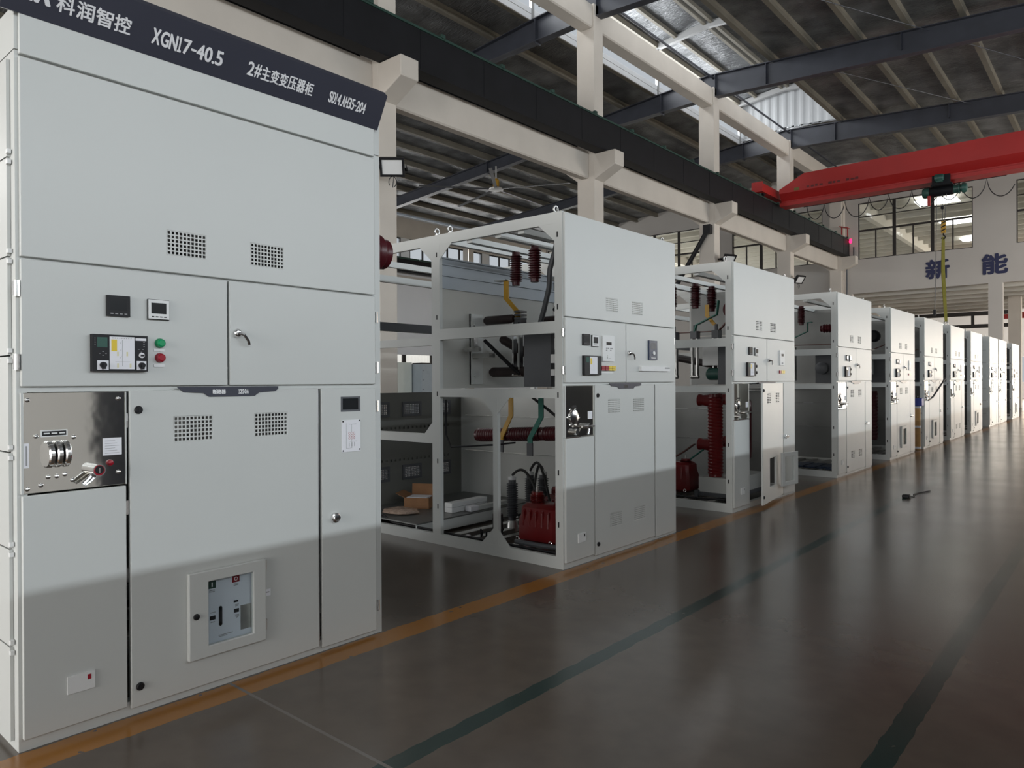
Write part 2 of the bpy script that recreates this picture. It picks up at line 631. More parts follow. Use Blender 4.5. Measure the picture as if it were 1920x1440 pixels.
# left wall with strip window and high windows
holes = [(YB + 0.4, YE - 0.4, 2.2, 2.86)]
lw = []
yy = YB + 0.3
while yy < 35:
    lw.append((yy, yy + 5.6, 7.85, 8.95))
    yy += 6.2
struct(MB().slab(0, XL - 0.25, XL, YB, YE, 0, 10.1, holes + lw), 'wall_left', 'whitewall')
struct(MB().slab(0, XL, XL + 0.05, YB, YE, 8.95, 10.0).slab(0, XL, XL + 0.08, YB, YE, 6.85, 6.98), 'trim_1', 'concrete')
for i, (a, b, z0, z1) in enumerate(lw[5:8]):
    w = struct(MB().slab(0, XL - 0.10, XL - 0.02, a, b, z0, z1, [(a + 0.06 + k * 0.93, a + 0.06 + k * 0.93 + 0.86, z0 + 0.06, z1 - 0.06) for k in range(6)]), 'window_%d' % (i + 6), 'winframe')
# corrugated translucent sheet of the low strip window, stands behind the slot
mb = MB()
n = 420
pts = []
for k in range(n + 1):
    y = YB + 0.4 + (YE - YB - 0.8) * k / n
    pts.append((XL - 0.16 + (0.02 if k % 2 else 0.0), y))
vs = [(x, y, z) for (x, y) in pts for z in (2.2, 2.86)]
mb.add(vs, [(2 * k, 2 * k + 2, 2 * k + 3, 2 * k + 1) for k in range(n)])
struct(mb, 'window_9', principled('translucent_corrugated_sheet', (0.75, 0.75, 0.7), 0.6, var=0.05, emit=(1, 0.98, 0.92), estr=0.55), smooth=False)
mb = MB()
for k in range(24):
    y = YB + 1.0 + 2.0 * k
    mb.box(XL - 0.12, XL - 0.02, y, y + 0.22, 2.2, 2.86)
struct(mb, 'trim_2', 'winframe')

# right wall: added light slots and side gate; unseen added partition blocks low light
struct(MB().slab(0, XR, XR + 0.25, YB, YE, 0, 10.3, [(YB + 1, YE - 0.5, 4.66, 4.92), (-7, 33, 6.1, 7.9), (26, 35, 0, 5.2)]), 'wall_right', 'wall')
struct(MB().slab(0, 5.3, 5.42, YB, 3.0, 0, 2.4), 'wall_light_blocker', 'whitewall')  # unseen, added to cast the tone step on the cabinet fronts
struct(MB().slab(0, 5.3, 5.42, 3.0, 24.5, 0, 2.4), 'wall_sheet_blocker', 'steel')  # unseen, added to cut the strip light and darken the mirror panels
# wall behind the camera with the gates
struct(MB().slab(1, YB - 0.2, YB, XL, XR, 0, 12.5, [(-11.0, 6.0, 0.0, 7.8), (-22.0, -12.0, 0, 7.0)]), 'wall_back', 'wall')

# end wall with windows and the large opening below the lintel
wins = [(-25.2, -20.6), (-19.05, -14.45), (-12.85, -8.25), (-6.63, -2.0), (-0.45, 4.2), (5.75, 10.4)]
hol = [(a, b, 7.1, 9.75) for a, b in wins] + [(-6.9, -1.45, -1, 5.5), (-0.93, 5.0, -1, 5.5), (5.5, 12.0, -1, 5.5)]
struct(MB().slab(1, YE, YE + 0.28, XL, XR, 0, 12.4, hol), 'wall_end', 'wall')
for i, (a, b) in enumerate(wins):
    w3 = (b - a) / 3
    hs = []
    z0, z1, z2, z3 = 7.1, 8.45, 9.1, 9.75
    for k in range(3):
        l = a + k * w3 + (0.04 if k == 0 else 0.07)
        r = a + (k + 1) * w3 - (0.04 if k == 2 else 0.07)
        mid = (l + r) / 2
        hs += [(l, r, z2 + 0.02, z3 - 0.04), (l, r, z1 + 0.04, z2 - 0.02), (l, mid - 0.025, z0 + 0.04, z1 - 0.04), (mid + 0.025, r, z0 + 0.04, z1 - 0.04)]
    w = struct(MB().slab(1, YE + 0.05, YE + 0.13, a, b, z0, z3, hs), 'window_%d' % (i + 1 if i < 5 else 10), 'winframe')
    g = MB().slab(1, YE + 0.085, YE + 0.095, a + 0.01, b - 0.01, z0 + 0.01, z3 - 0.01).build('pane', 'glass', w)
# pilaster and navy characters on the end wall
struct(MB().box(-7.75, -7.2, YE - 0.3, YE, 0, 11.1), 'column', 'concrete')
for i, (ch, x) in enumerate((('新', -3.34), ('能', -1.21))):
    o = lettering(ch, (x, YE - 0.004, 6.31), 0.95, 0.88, 'sign', None, YF, bold=0.035, name='wall_lettering', depth=0.012)
    tag(o, ['navy blue character on the end wall behind the yellow sling', 'navy blue character on the end wall right of the yellow sling'][i], 'lettering', 'navy characters on the end wall')

# second storey and low hall beyond the end wall
struct(MB().slab(2, 5.78, 5.95, XL, XR, YE + 0.28, 51), 'ceiling_beyond', 'ceil2')
for k in range(7):
    y = YE + 1.2 + 2.0 * k
    struct(MB().box(XL, XR, y, y + 0.28, 5.42, 5.78), 'joist', 'ceil2')
struct(MB().slab(2, 10.6, 10.75, XL, XR, YE + 0.28, 66), 'ceiling_upper', 'ceil2')
for k in range(17):
    y = YE + 1.4 + 1.6 * k
    struct(MB().box(XL, XR, y, y + 0.1, 10.36, 10.6), 'joist', 'ceil2')
for x in (-22, -14.8, -7.4, 0.0, 7.4):
    struct(MB().box(x - 0.15, x + 0.15, YE + 0.28, 66, 9.95, 10.6), 'joist', 'ceil2')
for x in (-4.2, 3.6):
    for y in (41.5, 47.5, 54.0):
        struct(MB().box(x - 0.9, x + 0.9, y - 0.7, y + 0.7, 10.33, 10.36), 'skylight_panel', 'skypanel')
struct(MB().slab(1, 66, 66.25, XL, XR, 0, 10.6, [(2.2, 11.5, -1, 5.2), (-3.9, -2.1, 1.2, 3.1), (-7.4, -5.5, 1.2, 3.1)]), 'wall_far', 'whitewall')
struct(MB().slab(0, XL, XL + 0.2, YE + 0.28, 66, 0, 10.6), 'wall_far_left', 'whitewall')
struct(MB().slab(0, XR - 0.2, XR, YE + 0.28, 66, 0, 10.6), 'wall_far_right', 'whitewall')
for (x, y) in ((-1.19, 43.5), (-1.19, 50.5), (-7.6, 43.5), (-7.6, 50.5), (5.2, 43.5)):
    struct(MB().box(x - 0.26, x + 0.26, y - 0.25, y + 0.25, 0, 5.5), 'column', 'concrete')

# ------------------------------------------------------------------ centre columns with corbels
for i, y in enumerate(COLY):
    mb = MB()
    y0, y1 = y - 0.21, y + 0.21
    xa, xb = -7.78, -7.24
    mb.box(xa, xb, y0, y1, 0, 11.1)
    mb.prism([(xb - 0.01, y0 - 0.001, 6.58), (-6.62, y0 - 0.001, 6.87), (-6.62, y0 - 0.001, 7.24), (xb - 0.01, y0 - 0.001, 7.24)], (0, 0.422, 0))
    mb.prism([(xa + 0.01, y0 - 0.001, 6.60), (-8.2, y0 - 0.001, 6.92), (-8.2, y0 - 0.001, 7.24), (xa + 0.01, y0 - 0.001, 7.24)], (0, 0.422, 0))
    struct(mb, 'column', 'concrete', bevel=0.015)
for a, b in zip(COLY[:-1], COLY[1:]):
    ya, yb = a + 0.22, b - 0.22
    # lower tie beam with chamfered lower edges
    c = 0.03
    pr = [(-7.66, ya, 6.64 + c), (-7.66 + c, ya, 6.64), (-7.42 - c, ya, 6.64), (-7.42, ya, 6.64 + c), (-7.42, ya, 7.32), (-7.66, ya, 7.32)]
    struct(MB().prism(pr, (0, yb - ya, 0)), 'tie_beam', 'concrete')
    pr = [(-7.68, ya, 10.48 + c), (-7.68 + c, ya, 10.48), (-7.28 - c, ya, 10.48), (-7.28, ya, 10.48 + c), (-7.28, ya, 11.06), (-7.68, ya, 11.06)]
    struct(MB().prism(pr, (0, yb - ya, 0)), 'tie_beam', 'concrete')

# rafters
for y in COLY[:-1]:
    mb = MB()
    for side in (-1, 1):
        xe = XL if side < 0 else XR
        xs = XC
        d0, d1 = 0.76, (0.42 if side < 0 else 0.52)
        if side < 0:
            brk = -11.6
            segs = [(xs, brk, d0, 0.50), (brk, xe, 0.50, 0.46)]
        else:
            segs = [(xs, 2.0, d0, 0.62), (2.0, xe, 0.62, 0.52)]
        for (xa, xb, da, db) in segs:
            za, zb = roofz(xa), roofz(xb)
            mb.prism([(xa, y - 0.13, za), (xb, y - 0.13, zb), (xb, y - 0.13, zb - 0.025), (xa, y - 0.13, za - 0.025)], (0, 0.26, 0))
            mb.prism([(xa, y - 0.13, za - da), (xb, y - 0.13, zb - db), (xb, y - 0.13, zb - db + 0.025), (xa, y - 0.13, za - da + 0.025)], (0, 0.26, 0))
            mb.prism([(xa, y - 0.008, za), (xb, y - 0.008, zb), (xb, y - 0.008, zb - db), (xa, y - 0.008, za - da)], (0, 0.016, 0))
        for k in ((0.25, 1.95, 5.8, 11) if side > 0 else (0.25, 1.75, 4.2, 10)):
            x = XC + side * k
            z = roofz(x)
            mb.box(x - 0.01, x + 0.01, y - 0.12, y + 0.12, z - (0.75 if k < 1 else 0.7 if k < 3 else 0.5), z - 0.01)
    mb.box(XC - 0.22, XC + 0.22, y - 0.18, y + 0.18, 10.98 + 0.08, 11.12)
    struct(mb, 'rafter', 'steel')

# purlins, each its own bar
CURB_L, CURB_R = -9.45, -5.40
MON0, MON1 = 4.6, 30.0
px_l = [CURB_L - 0.05 - 1.30 * k for k in range(13)]
px_r = [CURB_R + 0.05 + 1.29 * k for k in range(14)]
for x in px_l + px_r:
    z = roofz(x)
    mb = MB()
    w = 0.07
    mb.prism([(x - w, YB, z), (x + w, YB, z), (x + w, YB, z + 0.035), (x + 0.03, YB, z + 0.16), (x + w + 0.02, YB, z + 0.2), (x - w, YB, z + 0.2)], (0, YE - YB, 0))
    struct(mb, 'purlin', 'purlin')
# roof sheets
T = 0.2


def roof_sheet(xa, xb, ya, yb, zf, name, mat='foil', th=0.06):
    za, zb = zf(xa), zf(xb)
    return struct(MB().prism([(xa, ya, za), (xb, ya, zb), (xb, ya, zb + th), (xa, ya, za + th)], (0, yb - ya, 0)), name, mat)


zf = lambda x: roofz(x) + T
roof_sheet(XL - 0.3, CURB_L, YB, YE + 0.3, zf, 'ceiling_left')
roof_sheet(CURB_R, XR + 0.3, YB, YE + 0.3, zf, 'ceiling_right')
roof_sheet(CURB_L, XC, YB, MON0, zf, 'ceiling_ridge')
roof_sheet(XC, CURB_R, YB, MON0, zf, 'ceiling_ridge')
roof_sheet(CURB_L, XC, MON1, YE + 0.3, zf, 'ceiling_ridge')
roof_sheet(XC, CURB_R, MON1, YE + 0.3, zf, 'ceiling_ridge')
# monitor: curbs, eaves, posts, gable frames, foil roof, corrugated end walls
for x in (CURB_L, CURB_R):
    sgn = -1 if x < XC else 1
    struct(MB().box(x - 0.03, x + 0.03, MON0, MON1, roofz(x) + 0.02, roofz(x) + 0.36), 'trim_3' if sgn < 0 else 'trim_4', 'whitewall')
    struct(MB().box(x - 0.06, x + 0.06, MON0, MON1, 13.08, 13.26), 'purlin', 'purlin')
for y in [MON0 + 0.2, 8.7, 15.7, 22.7, 29.7]:
    mb = MB()
    for x in (CURB_L, CURB_R):
        mb.box(x - 0.05, x + 0.05, y - 0.05, y + 0.05, 11.4, 13.15)
    for sx in (-1, 1):
        xa, xb = XC, XC + sx * 2.05
        za, zb = 13.42, 13.22
        mb.prism([(xa, y - 0.07, za), (xb, y - 0.07, zb), (xb, y - 0.07, zb - 0.2), (xa, y - 0.07, za - 0.22)], (0, 0.14, 0))
    struct(mb, 'monitor_frame', principled_cache('grey_painted_frame', (0.33, 0.33, 0.33)))
for k in range(8):
    y = 5.2 + 3.5 * k - 1.75 + 1.75
    for x in (CURB_L,):
        struct(MB().box(x - 0.03, x + 0.03, y - 0.03, y + 0.03, 11.75, 13.1).box(x - 0.03 + 0.28, x + 0.03 + 0.28, y - 0.03, y + 0.03, 11.75, 12.5), 'monitor_post', 'winframe')
mz = lambda x: 13.46 - 0.1 * abs(x - XC)
roof_sheet(XC - 2.6, XC - 0.12, MON0 - 0.3, MON1 + 0.3, mz, 'ceiling_monitor')
roof_sheet(XC + 0.12, XC + 2.6, MON0 - 0.3, MON1 + 0.3, mz, 'ceiling_monitor')
for sx in (-1, 1):
    struct(MB().box(XC + sx * 0.12 - 0.05, XC + sx * 0.12 + 0.05, MON0, MON1, 13.3, 13.46), 'purlin', 'purlin')
    struct(MB().box(XC + sx * 1.2 - 0.05, XC + sx * 1.2 + 0.05, MON0, MON1, 13.2, 13.34), 'purlin', 'purlin')
for ye, nm in ((MON0, 'wall_monitor_near'), (MON1, 'wall_monitor_far')):
    mb = MB()
    n = 46
    xs = [CURB_L + (CURB_R - CURB_L) * k / n for k in range(n + 1)]
    vs = []
    for k, x in enumerate(xs):
        yo = ye + (0.0 if k % 4 in (0, 1) else 0.035)
        vs += [(x, yo, 11.7), (x, yo, mz(x))]
    mb.add(vs, [(2 * k, 2 * k + 2, 2 * k + 3, 2 * k + 1) for k in range(n)])
    struct(mb, nm, principled_cache('monitor_sheet', (0.42, 0.43, 0.44)), smooth=False)
# tie pipe along the ridge
struct(MB().tube([(-7.35, YB, 11.46), (-7.35, YE, 11.46)], 0.035, 8), 'ridge_pipe', 'steel')
# thin bracing rods under the right roof slope
for (ya, yb) in ((15.7, 22.7), (22.7, 29.7)):
    for (xa, xb) in ((-4.6, -1.0), (-1.0, 2.6)):
        struct(MB().tube([(xa, ya + 0.1, roofz(xa) - 0.15), (xb, yb - 0.1, roofz(xb) - 0.15)], 0.012, 6), 'brace_rod', 'steel')

# runway beams
def ibeam_y(x, ya, yb, z0, z1, fwid, name, mats, stiff=1.75, label=None):
    mb = MB()
    mb.box(x - fwid / 2, x + fwid / 2, ya, yb, z0, z0 + 0.03)
    mb.box(x - fwid / 2 + 0.03, x + fwid / 2 - 0.03, ya, yb, z0 + 0.03, z1 - 0.03)
    y = ya + 0.05
    while y < yb:
        mb.box(x - fwid / 2 + 0.024, x + fwid / 2 - 0.024, y - 0.008, y + 0.008, z0 + 0.03, z1 - 0.03)
        y += stiff
    mb.mat(1)
    mb.box(x - fwid / 2, x + fwid / 2, ya, yb, z1 - 0.03, z1)
    mb.box(x - 0.05, x + 0.05, ya, yb, z1, z1 + 0.09)
    y = ya + 0.6
    while y < yb:
        mb.box(x + fwid / 2 - 0.06, x + fwid / 2 + 0.02, y - 0.05, y + 0.05, z1, z1 + 0.07)
        y += 1.75
    return tag(mb.build(name, mats), label, 'crane beam')


ibeam_y(-7.065, YB + 0.2, 36.4, 7.245, 8.05, 0.33, 'runway_beam', ['girder', 'railgreen'], label='long black steel crane runway beam resting on the concrete column corbels')
ibeam_y(-7.985, YB + 0.2, 36.4, 7.245, 8.0, 0.33, 'runway_beam', ['girder', 'railgreen'], label='black crane runway beam on the left bay side of the centre columns')
ibeam_y(XL + 0.62, YB + 0.2, 36.5, 7.05, 7.72, 0.36, 'runway_beam', ['girder', 'railgreen'], label='black crane runway beam along the far white wall of the left bay')
for y in COLY:
    struct(MB().box(XL, XL + 0.45, y - 0.2, y + 0.2, 0, 9.9).box(XL, XL + 0.85, y - 0.2, y + 0.2, 6.75, 7.05), 'column', 'concrete')
# end stop and red pilot lamp of the runway
mb = MB()
mb.box(-7.2, -7.16, 36.05, 36.1, 8.145, 8.6).box(-6.94, -6.90, 36.05, 36.1, 8.05, 8.55)
mb.prism([(-7.22, 35.8, 8.6), (-6.85, 35.8, 8.5), (-6.85, 35.8, 8.53), (-7.22, 35.8, 8.63)], (0, 0.40, 0))
tag(mb.build('end_stop', 'cranered'), 'small red steel end stop on the far end of the black runway beam', 'end stop')
t = tag(MB().lathe([(0.02, 0), (0.06, 0.03), (0.07, 0.1), (0.05, 0.16), (0.01, 0.18)], (-6.85, 36.3, 7.84), (0, 0, 1), 12).box(-6.93, -6.8, 36.28, 36.34, 8.02, 8.05).build('pilot_lamp', 'ledred'), 'small glowing red lamp at the far end of the black runway beam', 'lamp')

# ------------------------------------------------------------------ red bridge crane with hoist
BY = 27.3
BZ = 7.87
t = thing('bridge_crane', 'red overhead bridge crane spanning the hall below the roof', 'crane', (0, BY, BZ))
mb = MB()


def crane_section(x, z0, z1):
    # box girder: vertical sides, inclined lower webs, bottom rail flange
    return [(x, -0.34, z1), (x, -0.34, z0 + 0.47), (x, -0.12, z0 + 0.22), (x, -0.12, z0 + 0.17), (x, -0.3, z0 + 0.12), (x, -0.3, z0),
            (x, 0.3, z0), (x, 0.3, z0 + 0.12), (x, 0.12, z0 + 0.17), (x, 0.12, z0 + 0.22), (x, 0.34, z0 + 0.47), (x, 0.34, z1)]


secs = [(-6.75, 0.0, 0.62), (-5.85, 0.0, 1.08), (0.0, 0.0, 1.13), (10.6, 0.0, 1.13), (11.5, 0.0, 0.62)]
vs, fs = [], []
for x, z0, z1 in secs:
    vs += crane_section(x, z0, z1)
for i in range(len(secs) - 1):
    for k in range(12):
        k2 = (k + 1) % 12
        fs.append((i * 12 + k, i * 12 + k2, i * 12 + 12 + k2, i * 12 + 12 + k))
fs += [tuple(range(11, -1, -1)), tuple(range(len(vs) - 12, len(vs)))]
mb.add(vs, fs)
mb.build('girder', 'cranered', t, smooth=False)
for xx in (-7.065, 11.9):
    c = MB().box(xx - 0.17, xx + 0.17, -1.6, 1.7, 0.36, 0.66).box(xx - 0.2, xx + 0.2, -1.66, -1.6, 0.34, 0.70).box(xx - 0.2, xx + 0.2, 1.7, 1.76, 0.34, 0.70).build('end_carriage', 'cranered', t)
    for wy in (-1.2, 1.45):
        MB().cyl((xx - 0.1, wy, 0.41), (xx + 0.1, wy, 0.41), 0.135, n=20).build('wheel', 'black', c)
mb = MB().box(-6.2, -6.02, -0.352, -0.34, 0.50, 0.60)
mb.build('emblem_plate', principled('olive_emblem', (0.16, 0.13, 0.03), 0.5, var=0.05), t)
x = -5.75
for w in (0.09, 0.1, 0.08, 0.11, 0.0, 0.12, 0.09, 0.1, 0.0, 0.1, 0.13, 0.1):
    if w:
        MB().box(x, x + w, -0.349, -0.34, 0.53, 0.53 + random.uniform(0.06, 0.1)).build('stencil_mark', principled_cache('dark_stencil_marks', (0.13, 0.02, 0.02)), t)
    x += 0.15
# hanging festoon cable
pts = []
x = -6.0
for k in range(9):
    w = 0.62 + 0.1 * (k % 3)
    for s in range(12):
        u = s / 12
        pts.append((x + w * u, BY + 0.42, BZ + 0.0 - 0.62 * (1 - (2 * u - 1) ** 2) ** 0.6 * (0.8 + 0.2 * ((k * 7) % 3) / 2)))
    x += w
fc = thing('festoon_cable', 'thin black power cable hanging in loops under the red crane girder', 'cable', (0, 0, 0))
MB().tube(pts, 0.016, 6).build('cable', 'rubber', fc)
MB().box(-6.1, 0.2, BY + 0.36, BY + 0.40, BZ, BZ + 0.04).build('support_rail', 'girder', fc)

h = thing('electric_hoist', 'dark green electric wire rope hoist hanging under the red crane girder', 'hoist', (-1.48, BY, 7.60))
MB().lathe([(0.15, -0.42), (0.165, -0.40), (0.165, 0.28), (0.13, 0.3)], (0, -0.02, 0), (1, 0, 0), 20).build('drum', 'girder', h)
MB().lathe([(0.06, -0.62), (0.14, -0.6), (0.17, -0.55), (0.17, -0.40), (0.14, -0.38)], (0, -0.02, 0), (1, 0, 0), 20).build('gearbox', 'hoistgreen', h)
mb = MB().lathe([(0.12, 0.28), (0.14, 0.3), (0.14, 0.42), (0.17, 0.43), (0.17, 0.47), (0.12, 0.48), (0.12, 0.52), (0.16, 0.53), (0.165, 0.60), (0.13, 0.66), (0.04, 0.68)], (0, -0.02, 0), (1, 0, 0), 20)
mb.build('motor', 'hoistgreen', h)
mb = MB().lathe([(0.08, -0.14), (0.12, -0.13), (0.12, 0.08), (0.09, 0.12)], (-0.03, -0.46, 0.34), (1, 0, 0), 16).box(-0.12, 0.06, -0.52, -0.40, 0.2, 0.3)
mb.build('travel_motor', 'hoistgreen', h)
mb = MB().box(-0.26, 0.26, -0.42, -0.36, 0.12, 0.44).box(-0.26, 0.26, 0.36, 0.42, 0.12, 0.44).box(-0.3, 0.3, -0.40, 0.40, 0.11, 0.17)
for s in (-1, 1):
    for xx in (-0.18, 0.18):
        mb.cyl((xx, s * 0.36, 0.35), (xx, s * 0.26, 0.35), 0.05, n=12)
mb.build('trolley', 'girder', h)
MB().box(-0.44, -0.36, -0.16, -0.02, -0.45, -0.13).build('limit_box', 'cranered', h)
mb = MB().tube([(-0.02, -0.1, -0.1), (-0.02, -0.06, -1.0)], 0.012, 6).tube([(0.1, -0.1, -0.1), (0.04, -0.06, -1.0)], 0.012, 6)
mb.build('wire_rope', 'rope', h)
mb = MB().lathe([(0.02, 0.0), (0.05, 0.03), (0.05, 0.09), (0.02, 0.12)], (-0.02, -0.07, -0.62), (0, 0, 1), 10)
mb.build('rope_weight', 'black', h)
mb = MB().box(-0.06, 0.07, -0.10, -0.02, -1.4, -1.0)
mb.mat(1)
for k in range(3):
    mb.prism([(-0.061, -0.105, -1.35 + 0.12 * k), (0.071, -0.105, -1.29 + 0.12 * k), (0.071, -0.105, -1.25 + 0.12 * k), (-0.061, -0.105, -1.31 + 0.12 * k)], (0, 0.09, 0))
hb = mb.build('hook_block', ['hook', 'black'], h)
ht = [(0.0, -0.06, -1.38), (0.0, -0.06, -1.46)] + [(0.055 * math.sin(a), -0.06, -1.53 + 0.06 * math.cos(a)) for a in [0.5 * k for k in range(1, 10)]]
MB().tube(ht, 0.02, 8).build('hook', 'black', hb)
mb = MB()
mb.strip([(-1.48, BY - 0.06, 6.08), (-1.48, BY - 0.05, 5.0), (-1.44, BY - 0.06, 4.0), (-1.41, BY - 0.06, 3.3)], 0.085, 0.03, (1, 0.2, 0))
mb.strip([(-1.50, BY - 0.03, 6.08), (-1.53, BY, 5.0), (-1.48, BY, 4.0), (-1.43, BY, 3.3)], 0.06, 0.03, (1, 0.3, 0))
sl = thing('lifting_sling', 'long yellow webbing sling hanging from the crane hook', 'sling', (0, 0, 0))
mb.build('webbing', 'sling', sl)
MB().tube([(-1.46, BY - 0.05, 3.31), (-1.50, BY - 0.05, 3.21), (-1.46, BY - 0.05, 3.13), (-1.38, BY - 0.05, 3.15), (-1.36, BY - 0.05, 3.23), (-1.40, BY - 0.05, 3.31)], 0.018, 8).build('shackle', 'chrome', sl)
mb = MB().tube([(-1.66, BY - 0.1, 7.435), (-1.68, BY - 0.16, 5.0), (-1.7, BY - 0.25, 3.7)], 0.012, 6)
pc = thing('control_pendant', 'thin grey control cable with small pendant hanging beside the yellow sling', 'remote control', (0, 0, 0))
mb.build('cable', 'rope', pc)
MB().box(-1.74, -1.66, BY - 0.28, BY - 0.22, 3.5, 3.7).build('button_box', 'black', pc)

# second crane in the hall beyond
t = thing('bridge_crane', 'small red crane girder in the low hall behind the end wall', 'crane', (0, 0, 0))
MB().box(-2.7, 10, 51.1, 51.4, 4.95, 5.3).build('girder', 'cranered', t)
MB().box(-0.8, -0.3, 50.7, 51.5, 4.3, 4.9).build('trolley', 'cranered', t)
MB().tube([(-0.55, 51.0, 4.4), (-0.55, 51.0, 3.0)], 0.03, 6).build('chain', 'cranered', t)
t = MB().box(-9.0, -1.6, 47.92, 48.16, 5.0, 5.22).box(-9.0, -1.6, 47.92, 48.16, 4.3, 4.5)
for x in (-6.2, -3.7):
    t.box(x, x + 0.15, 47.97, 48.12, 4.5, 5.0)
for x in (-8.0, -2.6):
    t.box(x, x + 0.1, 48.0, 48.1, 5.2, 5.418)
tag(t.build('steel_truss', 'winframe'), 'dark steel double beam under the ceiling behind the end wall', 'beam')

# ------------------------------------------------------------------ lamps, fan and small items on the columns
def floodlight(label, x, y, z, tilt, rz):
    t = thing('floodlight', label, 'floodlight', (x, y, z), 'floodlights on the columns', rz)
    a = math.radians(tilt)
    R = Matrix.Rotation(a, 3, 'X')

    def q(mb):
        mb.v = [tuple(R @ Vector(p)) for p in mb.v]
        return mb
    q(MB().slab(1, -0.09, -0.03, -0.22, 0.22, -0.17, 0.17, [(-0.18, 0.18, -0.13, 0.13)]).box(-0.21, 0.21, -0.03, 0.02, -0.16, 0.16)).build('housing', 'black', t)
    q(MB().box(-0.18, 0.18, -0.075, -0.068, -0.13, 0.13)).build('lens', 'whitepl', t)
    MB().box(-0.25, -0.235, -0.02, 0.22, -0.02, 0.02).box(0.235, 0.25, -0.02, 0.22, -0.02, 0.02).box(-0.25, 0.25, 0.2, 0.22, -0.03, 0.03).build('bracket', 'black', t)
    pts = [(0.0 + 0.07 * math.sin(a), 0.02, -0.28 - 0.1 * math.cos(a)) for a in [0.6 * k for k in range(10)]]
    MB().tube([(0, 0.02, -0.12), (0.02, 0.03, -0.18)] + pts, 0.008, 6).build('cable', 'rubber', t)
    return t


floodlight('black floodlight on the column just right of the nearest cabinet', -6.90, 8.52, 5.30, 30, 0.75)
floodlight('black floodlight behind the lifting eye of the third cabinet', -6.88, 22.75, 5.42, 35, 1.1)
floodlight('black floodlight just right of the top of the third cabinet', -6.95, 29.6, 5.48, 35, 1.2)

f = thing('ceiling_fan', 'large industrial ceiling fan with a yellow motor under the left bay roof', 'fan', (-16.8, 22.4, 9.35))
MB().cyl((0, 0, 0.35), (0, 0, 1.0), 0.04, n=10).build('drop_rod', 'zinc', f)
MB().lathe([(0.1, 0.1), (0.13, 0.12), (0.13, 0.36), (0.08, 0.42)], (0, 0, 0.05), (0, 0, 1), 16).build('motor', 'hook', f)
MB().lathe([(0.05, 0.0), (0.3, 0.01), (0.32, 0.06), (0.1, 0.1)], (0, 0, 0.0), (0, 0, 1), 20).build('hub', 'zinc', f)
for k in range(5):
    a = math.radians(20 + 72 * k)
    d = Vector((math.cos(a), math.sin(a), 0))
    MB().strip([d * 0.25 + Vector((0, 0, 0.04)), d * 3.2 + Vector((0, 0, -0.02))], 0.13, 0.02, Vector((-math.sin(a), math.cos(a), 0.15))).build('blade', 'greyplate', f)
mb = MB().tube([(-7.42, 22.36, 6.38), (-8.62, 22.30, 4.5)], 0.075, 10)
t = thing('strut_pole', 'thick black pole fixed slantwise to the column behind the third cabinet', 'pole', (0, 0, 0))
mb.build('pole', 'black', t)
MB().box(-7.55, -7.3, 22.28, 22.47, 6.25, 6.55).build('clamp', 'black', t)
mb = MB().tube([(-6.78, 36.55, 7.7), (-6.78, 36.55, 7.15), (-7.05, 36.5, 6.85), (-7.08, 36.5, 6.7), (-7.08, 36.5, 2.0)], 0.035, 8)
tag(mb.build('conduit_pipe', 'greyplate'), 'grey conduit pipe running down the end wall corner', 'pipe')

# ------------------------------------------------------------------ switchgear cabinets
H = 2.67
DEP = -2.75


def grille(y0, y1, z0, z1, cols, rows, fy=0.66, fz=0.66, x0=0.0165, x1=0.0195):
    py, pz = (y1 - y0) / cols, (z1 - z0) / rows
    hs = [(y0 + (i + 0.5 - fy / 2) * py, y0 + (i + 0.5 + fy / 2) * py, z0 + (j + 0.5 - fz / 2) * pz, z0 + (j + 0.5 + fz / 2) * pz) for i in range(cols) for j in range(rows)]
    return MB().slab(0, x0, x1, y0, y1, z0, z1, hs)


def sheds(r0, r1, n, L, cap=0.03):
    prof = [(r0 * 0.8, 0), (r0, 0.002), (r0, cap)]
    p = (L - 2 * cap) / n
    for k in range(n):
        h = cap + p * k
        prof += [(r0, h), (r1, h + p * 0.45), (r1, h + p * 0.6), (r0, h + p * 0.95)]
    prof += [(r0, L - cap), (r0, L - 0.002), (r0 * 0.8, L)]
    return prof


def hinge(mb, y, z):
    mb.cyl((0.012, y, z - 0.03), (0.012, y, z + 0.03), 0.009, n=8)
    mb.box(0.0, 0.006, y - 0.012, y + 0.012, z - 0.028, z + 0.028)
    return mb


def eye(parent, x, y):
    pts = [(x, y + 0.024 * math.cos(a), H + 0.035 + 0.024 * math.sin(a)) for a in [2 * math.pi * k / 14 for k in range(15)]]
    MB().tube(pts, 0.008, 6).cyl((x, y, H - 0.002), (x, y, H + 0.015), 0.014, n=8).build('lifting_eye', 'zinc', parent)


